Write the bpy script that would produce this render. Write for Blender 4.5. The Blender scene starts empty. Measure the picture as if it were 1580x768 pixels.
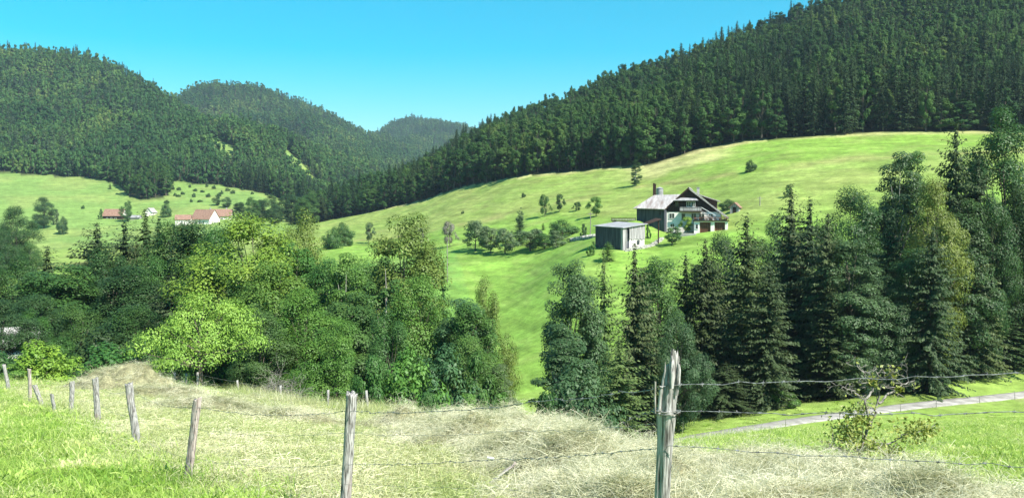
import bpy, bmesh, math, random
import numpy as np
from mathutils import Vector, Matrix, Euler

SC = bpy.context.scene
COL = SC.collection

# ------------------------------------------------------------------ camera
F = 1368.0; U0 = 790.0; V0 = 384.0; HOR = 330.0       # focal length, image centre and eye level in photo pixels
PITCH = math.atan((V0 - HOR) / F)
cam_data = bpy.data.cameras.new('camera')
cam_data.sensor_width = 36.0
cam_data.lens = 36.0 * F / 1580.0
cam_data.clip_start = 0.05
cam_data.clip_end = 20000.0
cam = bpy.data.objects.new('camera', cam_data)
cam.location = (0, 0, 0)                               # the eye, 1.6 m above the field
cam.rotation_euler = (math.pi / 2 - PITCH, 0, 0)
COL.objects.link(cam)
SC.camera = cam

# ------------------------------------------------------------------ sky, sun, exposure
SUN_EL = math.radians(48)
SUN_H = Vector((0.77, -0.64)).normalized()             # horizontal direction towards the sun
world = bpy.data.worlds.new('World'); SC.world = world
world.use_nodes = True
wn = world.node_tree.nodes; wl = world.node_tree.links
wn.clear()
w_out = wn.new('ShaderNodeOutputWorld'); w_bg = wn.new('ShaderNodeBackground')
w_sky = wn.new('ShaderNodeTexSky'); w_sky.sky_type = 'NISHITA'; w_sky.sun_disc = False
w_sky.sun_elevation = SUN_EL
w_sky.sun_rotation = math.atan2(SUN_H.x, SUN_H.y)
w_sky.altitude = 700; w_sky.air_density = 1.0; w_sky.dust_density = 0.4; w_sky.ozone_density = 1.0
w_hue = wn.new('ShaderNodeHueSaturation')
w_hue.inputs['Hue'].default_value = 0.462
w_hue.inputs['Saturation'].default_value = 1.85
w_bg.inputs['Strength'].default_value = 0.082
wl.new(w_sky.outputs[0], w_hue.inputs['Color']); wl.new(w_hue.outputs[0], w_bg.inputs['Color'])
wl.new(w_bg.outputs[0], w_out.inputs['Surface'])

sun_data = bpy.data.lights.new('sun', 'SUN'); sun_data.energy = 5.0; sun_data.angle = math.radians(0.53)
sun_data.color = (1.0, 0.94, 0.84)
sun = bpy.data.objects.new('sun', sun_data)
sd = Vector((SUN_H.x * math.cos(SUN_EL), SUN_H.y * math.cos(SUN_EL), math.sin(SUN_EL)))
sun.rotation_euler = (-sd).to_track_quat('-Z', 'Y').to_euler()
sun.location = sd * 400
COL.objects.link(sun)

SC.view_settings.view_transform = 'Standard'
SC.view_settings.look = 'None'
SC.view_settings.exposure = 1.2
SC.view_settings.gamma = 1.0
SC.view_settings.use_curve_mapping = False
SC.render.engine = 'CYCLES'
SC.cycles.use_denoising = True
SC.cycles.max_bounces = 4
SC.cycles.diffuse_bounces = 2
SC.cycles.transmission_bounces = 3
SC.cycles.volume_bounces = 0
SC.cycles.transparent_max_bounces = 8

# ------------------------------------------------------------------ helpers
def ray(u, v):
    cx = (u - U0) / F; cy = (V0 - v) / F
    c, s = math.cos(PITCH), math.sin(PITCH)
    return Vector((cx, c + cy * s, -s + cy * c))

def at(u, v, y):
    d = ray(u, v)
    return d * (y / d.y)

def xat(u, y):                                          # x of a column of the view at depth y (near eye level)
    return (u - U0) / F * y

def tag(o, label=None, cat=None, group=None, kind=None):
    if label: o['label'] = label
    if cat: o['category'] = cat
    if group: o['group'] = group
    if kind: o['kind'] = kind
    return o

def empty(name, loc=(0, 0, 0), rz=0.0):
    o = bpy.data.objects.new(name, None); COL.objects.link(o)
    o.location = loc; o.rotation_euler = (0, 0, rz); o.empty_display_size = 0.3
    return o

def link(name, mesh, parent=None):
    o = bpy.data.objects.new(name, mesh); COL.objects.link(o)
    if parent is not None: o.parent = parent
    return o

def mesh_np(name, verts, faces, mats=(), smooth=False, attrs=None, fattr=None):
    """faces: (n,k) int array of equal sized polygons, or list of such arrays"""
    me = bpy.data.meshes.new(name)
    verts = np.asarray(verts, dtype=np.float32).reshape(-1, 3)
    if not isinstance(faces, list): faces = [faces]
    faces = [np.asarray(f, dtype=np.int32) for f in faces if len(f)]
    me.vertices.add(len(verts)); me.vertices.foreach_set('co', verts.ravel())
    loops = np.concatenate([f.ravel() for f in faces])
    tot = np.concatenate([np.full(len(f), f.shape[1], dtype=np.int32) for f in faces])
    start = np.concatenate([[0], np.cumsum(tot)[:-1]]).astype(np.int32)
    me.loops.add(len(loops)); me.loops.foreach_set('vertex_index', loops)
    me.polygons.add(len(tot)); me.polygons.foreach_set('loop_start', start); me.polygons.foreach_set('loop_total', tot)
    for m in mats: me.materials.append(m)
    if smooth: me.polygons.foreach_set('use_smooth', np.ones(len(tot), dtype=bool))
    me.update(calc_edges=True); me.validate(verbose=False)
    for k, a in (attrs or {}).items():
        a = np.asarray(a, dtype=np.float32)
        if a.ndim == 1:
            at_ = me.attributes.new(k, 'FLOAT', 'POINT'); at_.data.foreach_set('value', a)
        else:
            at_ = me.attributes.new(k, 'FLOAT_COLOR', 'POINT')
            c4 = np.ones((len(a), 4), dtype=np.float32); c4[:, :3] = a
            at_.data.foreach_set('color', c4.ravel())
    return me

# value noise on a lattice, vectorised, with octaves
_rng_tab = np.random.RandomState(7).rand(256, 256).astype(np.float64)
def vnoise(x, y, octaves=3, seed=0):
    x = np.asarray(x, dtype=np.float64) + seed * 17.31; y = np.asarray(y, dtype=np.float64) + seed * 9.77
    tot = 0.0; amp = 1.0; norm = 0.0
    for o in range(octaves):
        xi = np.floor(x).astype(int); yi = np.floor(y).astype(int)
        fx = x - xi; fy = y - yi
        fx = fx * fx * (3 - 2 * fx); fy = fy * fy * (3 - 2 * fy)
        g = lambda a, b: _rng_tab[a % 256, b % 256]
        n = (g(xi, yi) * (1 - fx) + g(xi + 1, yi) * fx) * (1 - fy) + (g(xi, yi + 1) * (1 - fx) + g(xi + 1, yi + 1) * fx) * fy
        tot = tot + amp * n; norm += amp; amp *= 0.5
        x = x * 2.03 + 11.1; y = y * 2.03 + 5.7
    return tot / norm                                    # 0..1

def sstep(a, b, x):
    t = np.clip((np.asarray(x, dtype=np.float64) - a) / (b - a), 0, 1)
    return t * t * (3 - 2 * t)

# ------------------------------------------------------------------ the lie of the land
# valley profiles: bearing (photo column) -> (distance, height above the eye)
HILL_FAR = [(3600, 150), (4800, 60)]
PROFILES = {
 -900: [(20,-4.9),(60,-11.5),(110,-20),(200,-20),(350,-17),(480,-14),(600,0),(700,18),(800,42),(1000,110),(1300,225),(1500,230),(1900,150)],
    0: [(20,-5.0),(43,-8.6),(60,-11.6),(90,-18.4),(120,-22),(200,-22),(350,-21),(480,-19),(600,-3),(700,15),(800,38),(1000,108),(1300,219),(1500,225),(1900,150),(2500,120)],
  100: [(20,-5.0),(43,-8.7),(60,-11.7),(90,-18.6),(120,-22.5),(200,-22),(350,-20),(480,-18),(600,-3),(700,15),(800,34),(1000,100),(1300,212),(1500,218),(1900,150),(2500,120)],
  200: [(20,-5.0),(43,-8.8),(60,-11.8),(90,-18.8),(120,-23),(200,-22),(350,-19),(480,-16),(600,-4),(720,21),(900,66),(1300,186),(1500,190),(1900,150),(2500,150)],
  300: [(20,-5.0),(43,-8.9),(60,-11.9),(75,-15),(90,-19),(120,-23.5),(200,-22),(350,-17),(480,-12),(560,-6),(660,9),(760,25),(1000,80),(1250,128),(1450,110),(1700,170),(2000,246),(2300,235),(2800,170)],
  400: [(20,-5.1),(43,-9.3),(60,-12.6),(75,-16.5),(90,-20),(120,-24),(200,-21),(350,-15),(480,-11),(560,-5),(700,15),(760,22),(1050,74),(1200,74),(1450,66),(1700,165),(2000,268),(2300,250),(2800,180)],
  470: [(20,-5.2),(43,-9.6),(52,-11.6),(60,-14),(80,-19.5),(110,-24.5),(150,-25),(220,-18),(350,-12),(480,-8),(560,-7),(700,4),(850,24),(1000,55),(1060,62),(1150,56),(1350,70),(1700,160),(2050,238),(2300,225),(2800,170)],
  500: [(20,-5.3),(43,-9.7),(50,-11.2),(60,-14.5),(80,-20),(110,-25),(130,-26),(200,-20),(300,-12.5),(400,-10),(500,-6),(545,-4.5),(600,-8),(700,0),(900,25),(1300,65),(1700,150),(2080,223),(2350,200),(2800,180)],
  560: [(20,-5.3),(40,-9.2),(48,-10.8),(60,-15),(80,-21),(110,-25.5),(140,-26.5),(230,-17),(330,-11.3),(430,-6.3),(520,0),(600,4),(700,-2),(900,12),(1300,50),(1700,125),(2050,175),(2350,160),(3000,250),(3400,200)],
  640: [(20,-5.4),(40,-9.3),(46,-10.6),(60,-15.8),(80,-22),(110,-26),(140,-26),(230,-15.5),(330,-8.5),(420,-1),(480,5.3),(560,13),(700,24),(850,20),(1100,15),(1500,40),(2000,95),(3000,282),(3400,220)],
  700: [(20,-5.45),(38,-9),(45,-10.9),(60,-16),(80,-22.3),(110,-26),(150,-24),(230,-13.8),(300,-6),(380,3),(450,12),(560,24),(800,40),(950,30),(1300,40),(2000,90),(3000,298),(3400,220)],
  740: [(20,-5.5),(36,-8.7),(44,-11),(60,-16),(80,-22.3),(110,-26),(140,-25.3),(230,-13.2),(300,-4.4),(360,4),(430,14),(600,37),(850,58),(1000,45),(2000,90),(3000,235),(3400,200)],
  800: [(20,-5.5),(34,-8.4),(42,-11),(60,-16.5),(80,-22.4),(110,-26),(130,-24.7),(170,-20),(230,-12),(290,-2.1),(390,16),(560,40),(800,68),(950,55),(2000,90),(3000,180)],
  900: [(20,-5.5),(31,-7.9),(40,-11.4),(60,-17),(80,-22.4),(105,-26),(140,-20.5),(172,-12),(184,-8.6),(195,-7.3),(205,-6.9),(220,-6.3),(260,-2),(310,7),(370,17.3),(560,51),(760,82),(900,72),(2000,90),(3000,150)],
 945: [(20,-5.55),(29,-7.3),(40,-11.2),(60,-16.8),(80,-22),(105,-26),(140,-19.5),(168,-12),(184,-7.4),(196,-6.0),(215,-4.9),(240,-2.6),(270,1.5),(355,17.6),(540,58),(730,94),(870,82),(2000,90)],
 1000: [(20,-5.6),(25,-6.7),(35,-9.8),(60,-16.4),(76,-20.3),(86,-21.6),(105,-25.5),(140,-18),(175,-10),(200,-6),(230,-2),(270,4),(345,17.9),(520,58),(700,93),(850,84),(2000,90)],
 1075: [(20,-5.6),(35,-9.4),(60,-15.4),(78,-20.1),(90,-21),(103,-24),(140,-16),(180,-6.8),(205,-3.9),(222,-3.2),(250,2.4),(310,17),(340,24),(520,68),(680,102),(850,92),(2000,90)],
 1200: [(20,-5.6),(35,-9.0),(60,-14.9),(82,-20),(94,-20.6),(108,-23),(150,-13),(200,-2),(250,10),(300,22),(330,27.7),(500,80),(650,124),(850,116),(2000,90)],
 1400: [(20,-5.6),(35,-9.0),(60,-14.6),(90,-20.2),(99,-20.4),(112,-21),(150,-12),(200,3),(250,16),(310,27.6),(450,76),(650,150),(850,150),(2000,90)],
 1580: [(20,-5.6),(35,-9.0),(60,-14.4),(97,-20.7),(106,-20.8),(118,-19),(150,-8),(200,6),(260,20),(310,28.5),(450,88),(650,190),(850,190),(2000,90)],
 2500: [(20,-5.6),(35,-9.0),(60,-14.4),(110,-20.9),(120,-20),(150,-9),(200,6),(260,22),(310,32),(450,95),(650,200),(850,200),(2000,90)],
}
_PU = np.arange(-900, 2501, 10.0)
_LY0, _LY1, _NL = math.log(15.0), math.log(8000.0), 420
_PL = np.linspace(_LY0, _LY1, _NL)
def _build_profiles():
    us = sorted(PROFILES)
    rows = []
    for u in us:
        p = list(PROFILES[u]); p = [(15, -1.6 + (p[0][1] + 1.6) * 15 / 20)] + p + [q for q in HILL_FAR if q[0] > p[-1][0]]
        ly = np.log([q[0] for q in p]); z = np.array([q[1] for q in p], dtype=float)
        # monotone cubic (pchip-like) tangents
        h = np.diff(ly); d = np.diff(z) / h
        m = np.zeros(len(z)); m[0] = d[0]; m[-1] = d[-1]
        for i in range(1, len(z) - 1):
            if d[i - 1] * d[i] > 0:
                w1 = 2 * h[i] + h[i - 1]; w2 = h[i] + 2 * h[i - 1]
                m[i] = (w1 + w2) / (w1 / d[i - 1] + w2 / d[i])
        k = np.clip(np.searchsorted(ly, _PL) - 1, 0, len(h) - 1)
        t = (_PL - ly[k]) / h[k]; t = np.clip(t, 0, 1)
        rows.append((2*t**3-3*t**2+1)*z[k] + (t**3-2*t**2+t)*h[k]*m[k] + (-2*t**3+3*t**2)*z[k+1] + (t**3-t**2)*h[k]*m[k+1])
    rows = np.array(rows)
    G = np.array([np.interp(_PU, us, rows[:, j]) for j in range(_NL)]).T     # (u, l)
    def blur(A, s, axis):
        r = int(3 * s); k = np.exp(-0.5 * (np.arange(-r, r + 1) / s) ** 2); k /= k.sum()
        pad = [(0, 0), (0, 0)]; pad[axis] = (r, r)
        B = np.pad(A, pad, mode='edge')
        return np.apply_along_axis(lambda v: np.convolve(v, k, 'valid'), axis, B)
    return blur(blur(G, 2.2, 0), 1.6, 1)
_G = _build_profiles()

def bilin(G, fu, fl):
    i = np.clip(np.floor(fu).astype(int), 0, G.shape[0] - 2); j = np.clip(np.floor(fl).astype(int), 0, G.shape[1] - 2)
    a = np.clip(fu - i, 0, 1); b = np.clip(fl - j, 0, 1)
    return (G[i, j] * (1 - a) + G[i + 1, j] * a) * (1 - b) + (G[i, j + 1] * (1 - a) + G[i + 1, j + 1] * a) * b

def height(x, y):
    x = np.asarray(x, dtype=np.float64); y = np.asarray(y, dtype=np.float64)
    s = 0.17 + 0.03 * np.clip((x + 6) / 12, 0, 1)
    plane = -1.6 - s * y
    yy = np.maximum(y, 15.0)
    u = U0 + F * x / yy
    prof = bilin(_G, (u - _PU[0]) / 10.0, (np.log(yy) - _LY0) / (_LY1 - _LY0) * (_NL - 1))
    w = sstep(14, 27, y)
    z = plane * (1 - w) + prof * w
    z = z + 3.3 * np.exp(-(((x - 29.0) / 4.0) ** 2 + ((y - 210) / 6.0) ** 2) * .5)      # earth bank against the wing of the farm
    # small relief: field undulation close by, terraced cattle paths and hollows on the far slope, rough hills
    z = z + (vnoise(x / 2.3, y / 2.3, 3, 1) - 0.5) * 0.14 * (1 - sstep(30, 60, y)) \
          + (vnoise(x / 14, y / 14, 3, 2) - 0.5) * 1.3 * sstep(110, 180, y) \
          + (vnoise(x / 90, y / 90, 4, 3) - 0.5) * 20 * sstep(650, 1100, y) \
          + (vnoise(x / 130, y / 400, 2, 41) - 0.5) * 60 * sstep(1600, 1900, y) \
          + (vnoise(x / 210, y / 320, 3, 4) - 0.5) * 70 * sstep(800, 1150, y) * (1 - .6 * sstep(1150, 1300, y) * (1 - sstep(1400, 1700, y)))
    return z

def hz(x, y): return float(height(np.array([x]), np.array([y]))[0])
def ground_at(u, y): x = xat(u, y); return Vector((x, y, hz(x, y)))

# ------------------------------------------------------------------ land use
FENCE = [(3.3,4.3),(0.91,5.2),(-1.72,9.4),(-4.23,11.8),(-7.0,16.4),(-11.3,24),(-14.3,28.8),(-17.2,32.3),(-24.6,43)]
def fence_side(x, y):                                   # >0 on the uncut side of the fence
    fy = [p[1] for p in FENCE] + [80]; fx = [p[0] for p in FENCE] + [-50]
    return np.interp(y, fy, fx) - x
HAY_L = ([6, 10.5, 17, 25, 34, 46], [2.0, 0.3, -1.9, -3.5, -5.2, -6.8])
HAY_R = ([6, 10.6, 14.7, 19, 25, 31, 34, 46], [7.4, 6.3, 6.1, 3.0, 2.0, -2.0, -4.3, -9.0])
def hay_depth(x, y):
    xl = np.interp(y, *HAY_L); xr = np.interp(y, *HAY_R)
    wl_ = sstep(-0.3, 1.5, x - xl + (vnoise(x / 1.7, y / 1.7, 2, 5) - .5) * 2.4)
    wr_ = sstep(-0.5, 0.7, xr - x + (vnoise(x / 1.3, y / 1.3, 2, 6) - .5) * 1.0)
    m = wl_ * wr_ * (1 - sstep(34, 38, y)) * sstep(5, 7, y)
    ridge = 0.5 + 0.5 * np.sin((x * 0.85 + y * 0.5) * 1.5 + 4 * vnoise(x / 4, y / 4, 2, 8))
    h = m * (0.04 + 1.15 * vnoise(x / 1.0, y / 1.2, 3, 9) ** 2.6 + 0.22 * ridge * vnoise(x / 3, y / 3, 2, 4))
    def pile(cx, cy, rx, ry, hh, a=0.0):
        c, s = math.cos(a), math.sin(a)
        dx = (x - cx) * c + (y - cy) * s; dy = -(x - cx) * s + (y - cy) * c
        r = np.sqrt((dx / rx) ** 2 + (dy / ry) ** 2) + (vnoise(x / 0.9, y / 0.9, 2, 12) - .5) * 0.5
        return hh * (1 - sstep(0.15, 1.0, r)) * (0.75 + 0.5 * vnoise(x / .6, y / .6, 2, 13))
    for p in PILES: h = np.maximum(h, pile(*p))
    h = h * (1 - .52 * sstep(0, 3, x) * (y < 30))
    return h + m * .30 * np.maximum(vnoise(x / .42, y / .5, 2, 14) - .42, 0) * 2 * (y < 30)
PILES = [(-20.4, 46.5, 3.4, 2.4, 1.35, 0.1), (-15.8, 40, 2.8, 1.5, 0.6, -0.2), (-10.6, 31.5, 3.4, 1.5, 0.5, -0.3),
         (-7.0, 29.0, 3.2, 1.2, 0.42, -0.3), (-3.6, 29.5, 1.6, 1.4, 0.75, 0.0), (-1.2, 21.5, 2.6, 1.3, 0.6, -0.4),
         (-13.5, 45.5, 3.0, 1.0, 0.25, -0.1), (1.0, 16, 2.2, 1.1, 0.5, -0.5), (1.2, 22.5, 1.8, 1.1, 0.5, -.5),
         (3.8, 12.5, 2.4, 1.0, 0.5, -0.4), (5.4, 13.6, 1.3, 0.9, 0.45, -0.2)]

EDGE_R = ([450,500,545,600,640,700,740,800,850,900,1000,1075,1200,1300,1450,1600,2600],
          [620,552,524,502,482,455,434,394,383,373,348,343,333,322,312,303,300])
EDGE_L = ([-900,0,60,130,185,200,235,262,268,330,400,460,480,520,3000],
          [800,800,800,790,735,690,672,700,765,765,735,725,640,610,610])
def forest_mask(x, y):
    yy = np.maximum(y, 15.0); u = U0 + F * x / yy
    wob = (vnoise(x / 25, y / 25, 2, 21) - .5) * 14
    right = (y + wob * .5 > np.interp(u, *EDGE_R)) & (u > 470)
    left = (y + wob > np.interp(u, *EDGE_L)) & (u <= 520)
    clear = (((u - 346) / 27) ** 2 + ((y - 905 + (u - 346) * 1.2) / 58) ** 2 < 1) | \
            (((u - 470) / 32) ** 2 + ((y - 905 + (u - 470) * 1.6) / 48) ** 2 < 1)
    far = y > 1180
    return (right | left | far) & ~(clear & ~far)

def cover(x, y):
    """albedo of the ground itself by land use"""
    yy = np.maximum(y, 15.0); u = U0 + F * x / yy
    n1 = vnoise(x / 5, y / 5, 3, 31); n2 = vnoise(x / 28, y / 28, 3, 32); n3 = vnoise(x / 1.1, y / 1.1, 3, 33)
    c = np.zeros(x.shape + (3,))
    def mix(m, col):
        m = np.clip(m, 0, 1)[..., None]
        c[:] = c * (1 - m) + np.array(col) * m
    lush = np.array((.19, .29, .055)); fresh = np.array((.27, .36, .095))
    c[:] = lush
    mix(0.55 * n1, fresh)
    # the slope over the valley: grazed yellow green above, greener strip round the orchard and farm
    opp = sstep(112, 125, y)
    mix(opp, (.19, .275, .062))
    mix(opp * sstep(.35, .75, n2) * .6, (.25, .29, .085))
    zz = y - np.interp(u, [500, 640, 740, 840, 900, 1000, 1100], [330, 330, 300, 285, 270, 235, 200])
    mix(opp * (1 - sstep(-8, 12, zz)) * .85, (.155, .285, .045))
    mix(opp * (1 - sstep(-10, 6, y - np.interp(u, [500, 700, 760], [260, 262, 100]))) * .55 * sstep(760, 690, u), (.12, .265, .06))
    mix(opp * sstep(980, 1090, u + (y - 300) * 0.9) * sstep(262, 272, y) * .85, (.17, .30, .045))
    edge_r = np.interp(u, *EDGE_R)
    strip = sstep(42, 22, edge_r - y + (n1 - .5) * 16) * sstep(930, 1010, u) * (1 - sstep(1090, 1150, u)) + sstep(7, 3, edge_r - y) * (u > 560)
    mix(opp * strip * .8, (.40, .38, .17))
    track = np.exp(-((y - np.interp(u, [560, 700, 800, 900, 990, 1060, 1180, 1300, 1450], [350, 318, 305, 300, 300, 288, 268, 262, 250])) / 3.5) ** 2)
    mix(opp * track * sstep(.35, .6, vnoise(x / 9, y / 4, 3, 35)) * .75, (.27, .24, .10))
    terr = sstep(.62, .74, vnoise(x / 16, y / 2.6 + 0.15 * x, 2, 36)) * sstep(262, 275, y) * (y < 420)
    mix(opp * terr * .5, (.15, .16, .055))
    n4 = vnoise(x / 7, y / 1.8 + .1 * x, 3, 38); mix(opp * sstep(.5, .7, n4) * .35, (.15, .22, .045)); mix(opp * sstep(.5, .3, n4) * .25, (.30, .33, .11))
    # the meadows by the village
    mix(sstep(440, 480, y) * (u < 470), (.16, .255, .065))
    mix(sstep(440, 480, y) * (u < 470) * sstep(.45, .7, n2) * .6, (.22, .27, .08))
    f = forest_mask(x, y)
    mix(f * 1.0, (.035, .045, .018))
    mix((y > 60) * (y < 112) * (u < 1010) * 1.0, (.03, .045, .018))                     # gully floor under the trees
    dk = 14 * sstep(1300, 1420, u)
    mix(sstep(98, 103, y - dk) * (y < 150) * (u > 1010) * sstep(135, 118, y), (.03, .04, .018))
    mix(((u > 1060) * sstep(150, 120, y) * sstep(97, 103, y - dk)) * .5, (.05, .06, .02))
    # this side: mown pale field between the fence and the hay, uncut green on either side
    fs = fence_side(x, y)
    xr = np.interp(y, *HAY_R)
    near = (1 - sstep(50, 60, y))
    mown = sstep(.3, -.5, fs + (n3 - .5) * 1.6) * sstep(.8, -.6, x - xr) * near
    mix(mown, (.36, .385, .19))
    mix(mown * sstep(.45, .7, n1) * .5, (.22, .30, .09))
    mix(mown * sstep(.55, .75, n3) * .55, (.42, .40, .23))
    mix(mown * (np.interp(y, *HAY_L) < x) * .8, (.34, .31, .17))
    mix(sstep(-.1, .5, fs) * near * sstep(.58, .75, n1) * .5, (.25, .27, .09))
    mix(sstep(36, 44, y) * sstep(62, 56, y) * (u > 330) * (u < 640) * .7, (.30, .30, .11))   # tall dry grass at the far field edge
    # road verge, bare earth
    mix(np.exp(-((y - np.interp(u, [1000, 1150, 1330, 1580], [75, 79.5, 91.5, 98])) / 1.6) ** 2) * (u > 1000) * sstep(.35, .6, n3) * .6, (.24, .21, .12))
    return c * (0.86 + 0.28 * n3[..., None])
# ------------------------------------------------------------------ materials
def new_mat(name):
    m = bpy.data.materials.new(name); m.use_nodes = True
    nt = m.node_tree; nt.nodes.clear()
    return m, nt, nt.nodes, nt.links

def principled(nt, rough=.8, spec=.2):
    o = nt.nodes.new('ShaderNodeOutputMaterial'); p = nt.nodes.new('ShaderNodeBsdfPrincipled')
    p.inputs['Roughness'].default_value = rough; p.inputs['Specular IOR Level'].default_value = spec
    nt.links.new(p.outputs[0], o.inputs['Surface'])
    return p, o

def noise_mat(name, c1, c2, scale=5.0, stretch=(1, 1, 1), rough=.8, bump=.3, detail=6, spec=.2, contrast=(.35, .65), metal=0.0, dist=.01, streak=None):
    m, nt, N, L = new_mat(name)
    p, o = principled(nt, rough, spec)
    p.inputs['Metallic'].default_value = metal
    tc = N.new('ShaderNodeTexCoord'); mp = N.new('ShaderNodeMapping'); mp.inputs['Scale'].default_value = stretch
    nz = N.new('ShaderNodeTexNoise'); nz.inputs['Scale'].default_value = scale; nz.inputs['Detail'].default_value = detail
    cr = N.new('ShaderNodeValToRGB')
    cr.color_ramp.elements[0].position = contrast[0]; cr.color_ramp.elements[0].color = (*c1, 1)
    cr.color_ramp.elements[1].position = contrast[1]; cr.color_ramp.elements[1].color = (*c2, 1)
    L.new(tc.outputs['Object'], mp.inputs[0]); L.new(mp.outputs[0], nz.inputs['Vector']); L.new(nz.outputs['Fac'], cr.inputs[0])
    col = cr.outputs[0]
    if streak:                                           # a second, differently stretched stain layer
        mp2 = N.new('ShaderNodeMapping'); mp2.inputs['Scale'].default_value = streak[1]
        n2 = N.new('ShaderNodeTexNoise'); n2.inputs['Scale'].default_value = 1.0; n2.inputs['Detail'].default_value = 4
        c2r = N.new('ShaderNodeValToRGB'); c2r.color_ramp.elements[0].position = streak[2]; c2r.color_ramp.elements[1].position = streak[3]
        mx = N.new('ShaderNodeMix'); mx.data_type = 'RGBA'
        L.new(tc.outputs['Object'], mp2.inputs[0]); L.new(mp2.outputs[0], n2.inputs['Vector']); L.new(n2.outputs['Fac'], c2r.inputs[0])
        L.new(c2r.outputs[0], mx.inputs[0]); L.new(col, mx.inputs[6]); mx.inputs[7].default_value = (*streak[0], 1)
        col = mx.outputs[2]
    L.new(col, p.inputs['Base Color'])
    if bump:
        b = N.new('ShaderNodeBump'); b.inputs['Strength'].default_value = bump; b.inputs['Distance'].default_value = dist
        L.new(nz.outputs['Fac'], b.inputs['Height']); L.new(b.outputs[0], p.inputs['Normal'])
    return m

def leaf_mat(name, by_object=True, tints=None, trans=.3, rough=.5, spec=.25, stand=.012):
    """foliage: tint from the object's own colour (or a ramp over the instance's random number), varied leaf by leaf"""
    m, nt, N, L = new_mat(name)
    o = N.new('ShaderNodeOutputMaterial')
    p = N.new('ShaderNodeBsdfPrincipled'); p.inputs['Roughness'].default_value = rough; p.inputs['Specular IOR Level'].default_value = spec
    tr = N.new('ShaderNodeBsdfTranslucent'); mix = N.new('ShaderNodeMixShader'); mix.inputs[0].default_value = trans
    oi = N.new('ShaderNodeObjectInfo')
    if by_object:
        base = oi.outputs['Color']
    else:
        cr = N.new('ShaderNodeValToRGB'); els = cr.color_ramp.elements
        while len(els) < len(tints): els.new(0.5)
        for i, (ps, c) in enumerate(tints): els[i].position = ps; els[i].color = (*c, 1)
        # neighbouring trees share a tint: stands of one kind over the hillside, then each tree its own
        sep = N.new('ShaderNodeTexNoise'); sep.inputs['Scale'].default_value = stand; sep.inputs['Detail'].default_value = 2
        L.new(oi.outputs['Location'], sep.inputs['Vector'])
        ma = N.new('ShaderNodeMath'); ma.operation = 'MULTIPLY_ADD'; ma.inputs[1].default_value = 1.0; ma.inputs[2].default_value = -.25
        mb = N.new('ShaderNodeMath'); mb.operation = 'MULTIPLY_ADD'; mb.inputs[1].default_value = .5
        L.new(sep.outputs['Fac'], ma.inputs[0]); ma.inputs[1].default_value = 2.4; ma.inputs[2].default_value = -.95; L.new(oi.outputs['Random'], mb.inputs[0]); L.new(ma.outputs[0], mb.inputs[2])
        L.new(mb.outputs[0], cr.inputs[0]); base = cr.outputs[0]
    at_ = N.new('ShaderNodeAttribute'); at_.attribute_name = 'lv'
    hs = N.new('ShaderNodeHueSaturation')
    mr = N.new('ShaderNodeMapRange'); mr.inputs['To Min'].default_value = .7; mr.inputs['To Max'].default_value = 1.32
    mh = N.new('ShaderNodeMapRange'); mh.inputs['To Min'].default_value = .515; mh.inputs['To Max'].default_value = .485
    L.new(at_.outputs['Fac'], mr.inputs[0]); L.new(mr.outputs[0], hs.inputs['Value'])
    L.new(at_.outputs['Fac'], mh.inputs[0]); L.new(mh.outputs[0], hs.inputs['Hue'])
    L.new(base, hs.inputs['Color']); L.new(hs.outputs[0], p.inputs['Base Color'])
    mt = N.new('ShaderNodeMix'); mt.data_type = 'RGBA'; mt.blend_type = 'MULTIPLY'; mt.inputs[0].default_value = 1.0
    mt.inputs[7].default_value = (1.5, 1.45, .7, 1)
    L.new(hs.outputs[0], mt.inputs[6]); L.new(mt.outputs[2], tr.inputs['Color'])
    L.new(p.outputs[0], mix.inputs[1]); L.new(tr.outputs[0], mix.inputs[2]); L.new(mix.outputs[0], o.inputs['Surface'])
    return m

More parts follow.
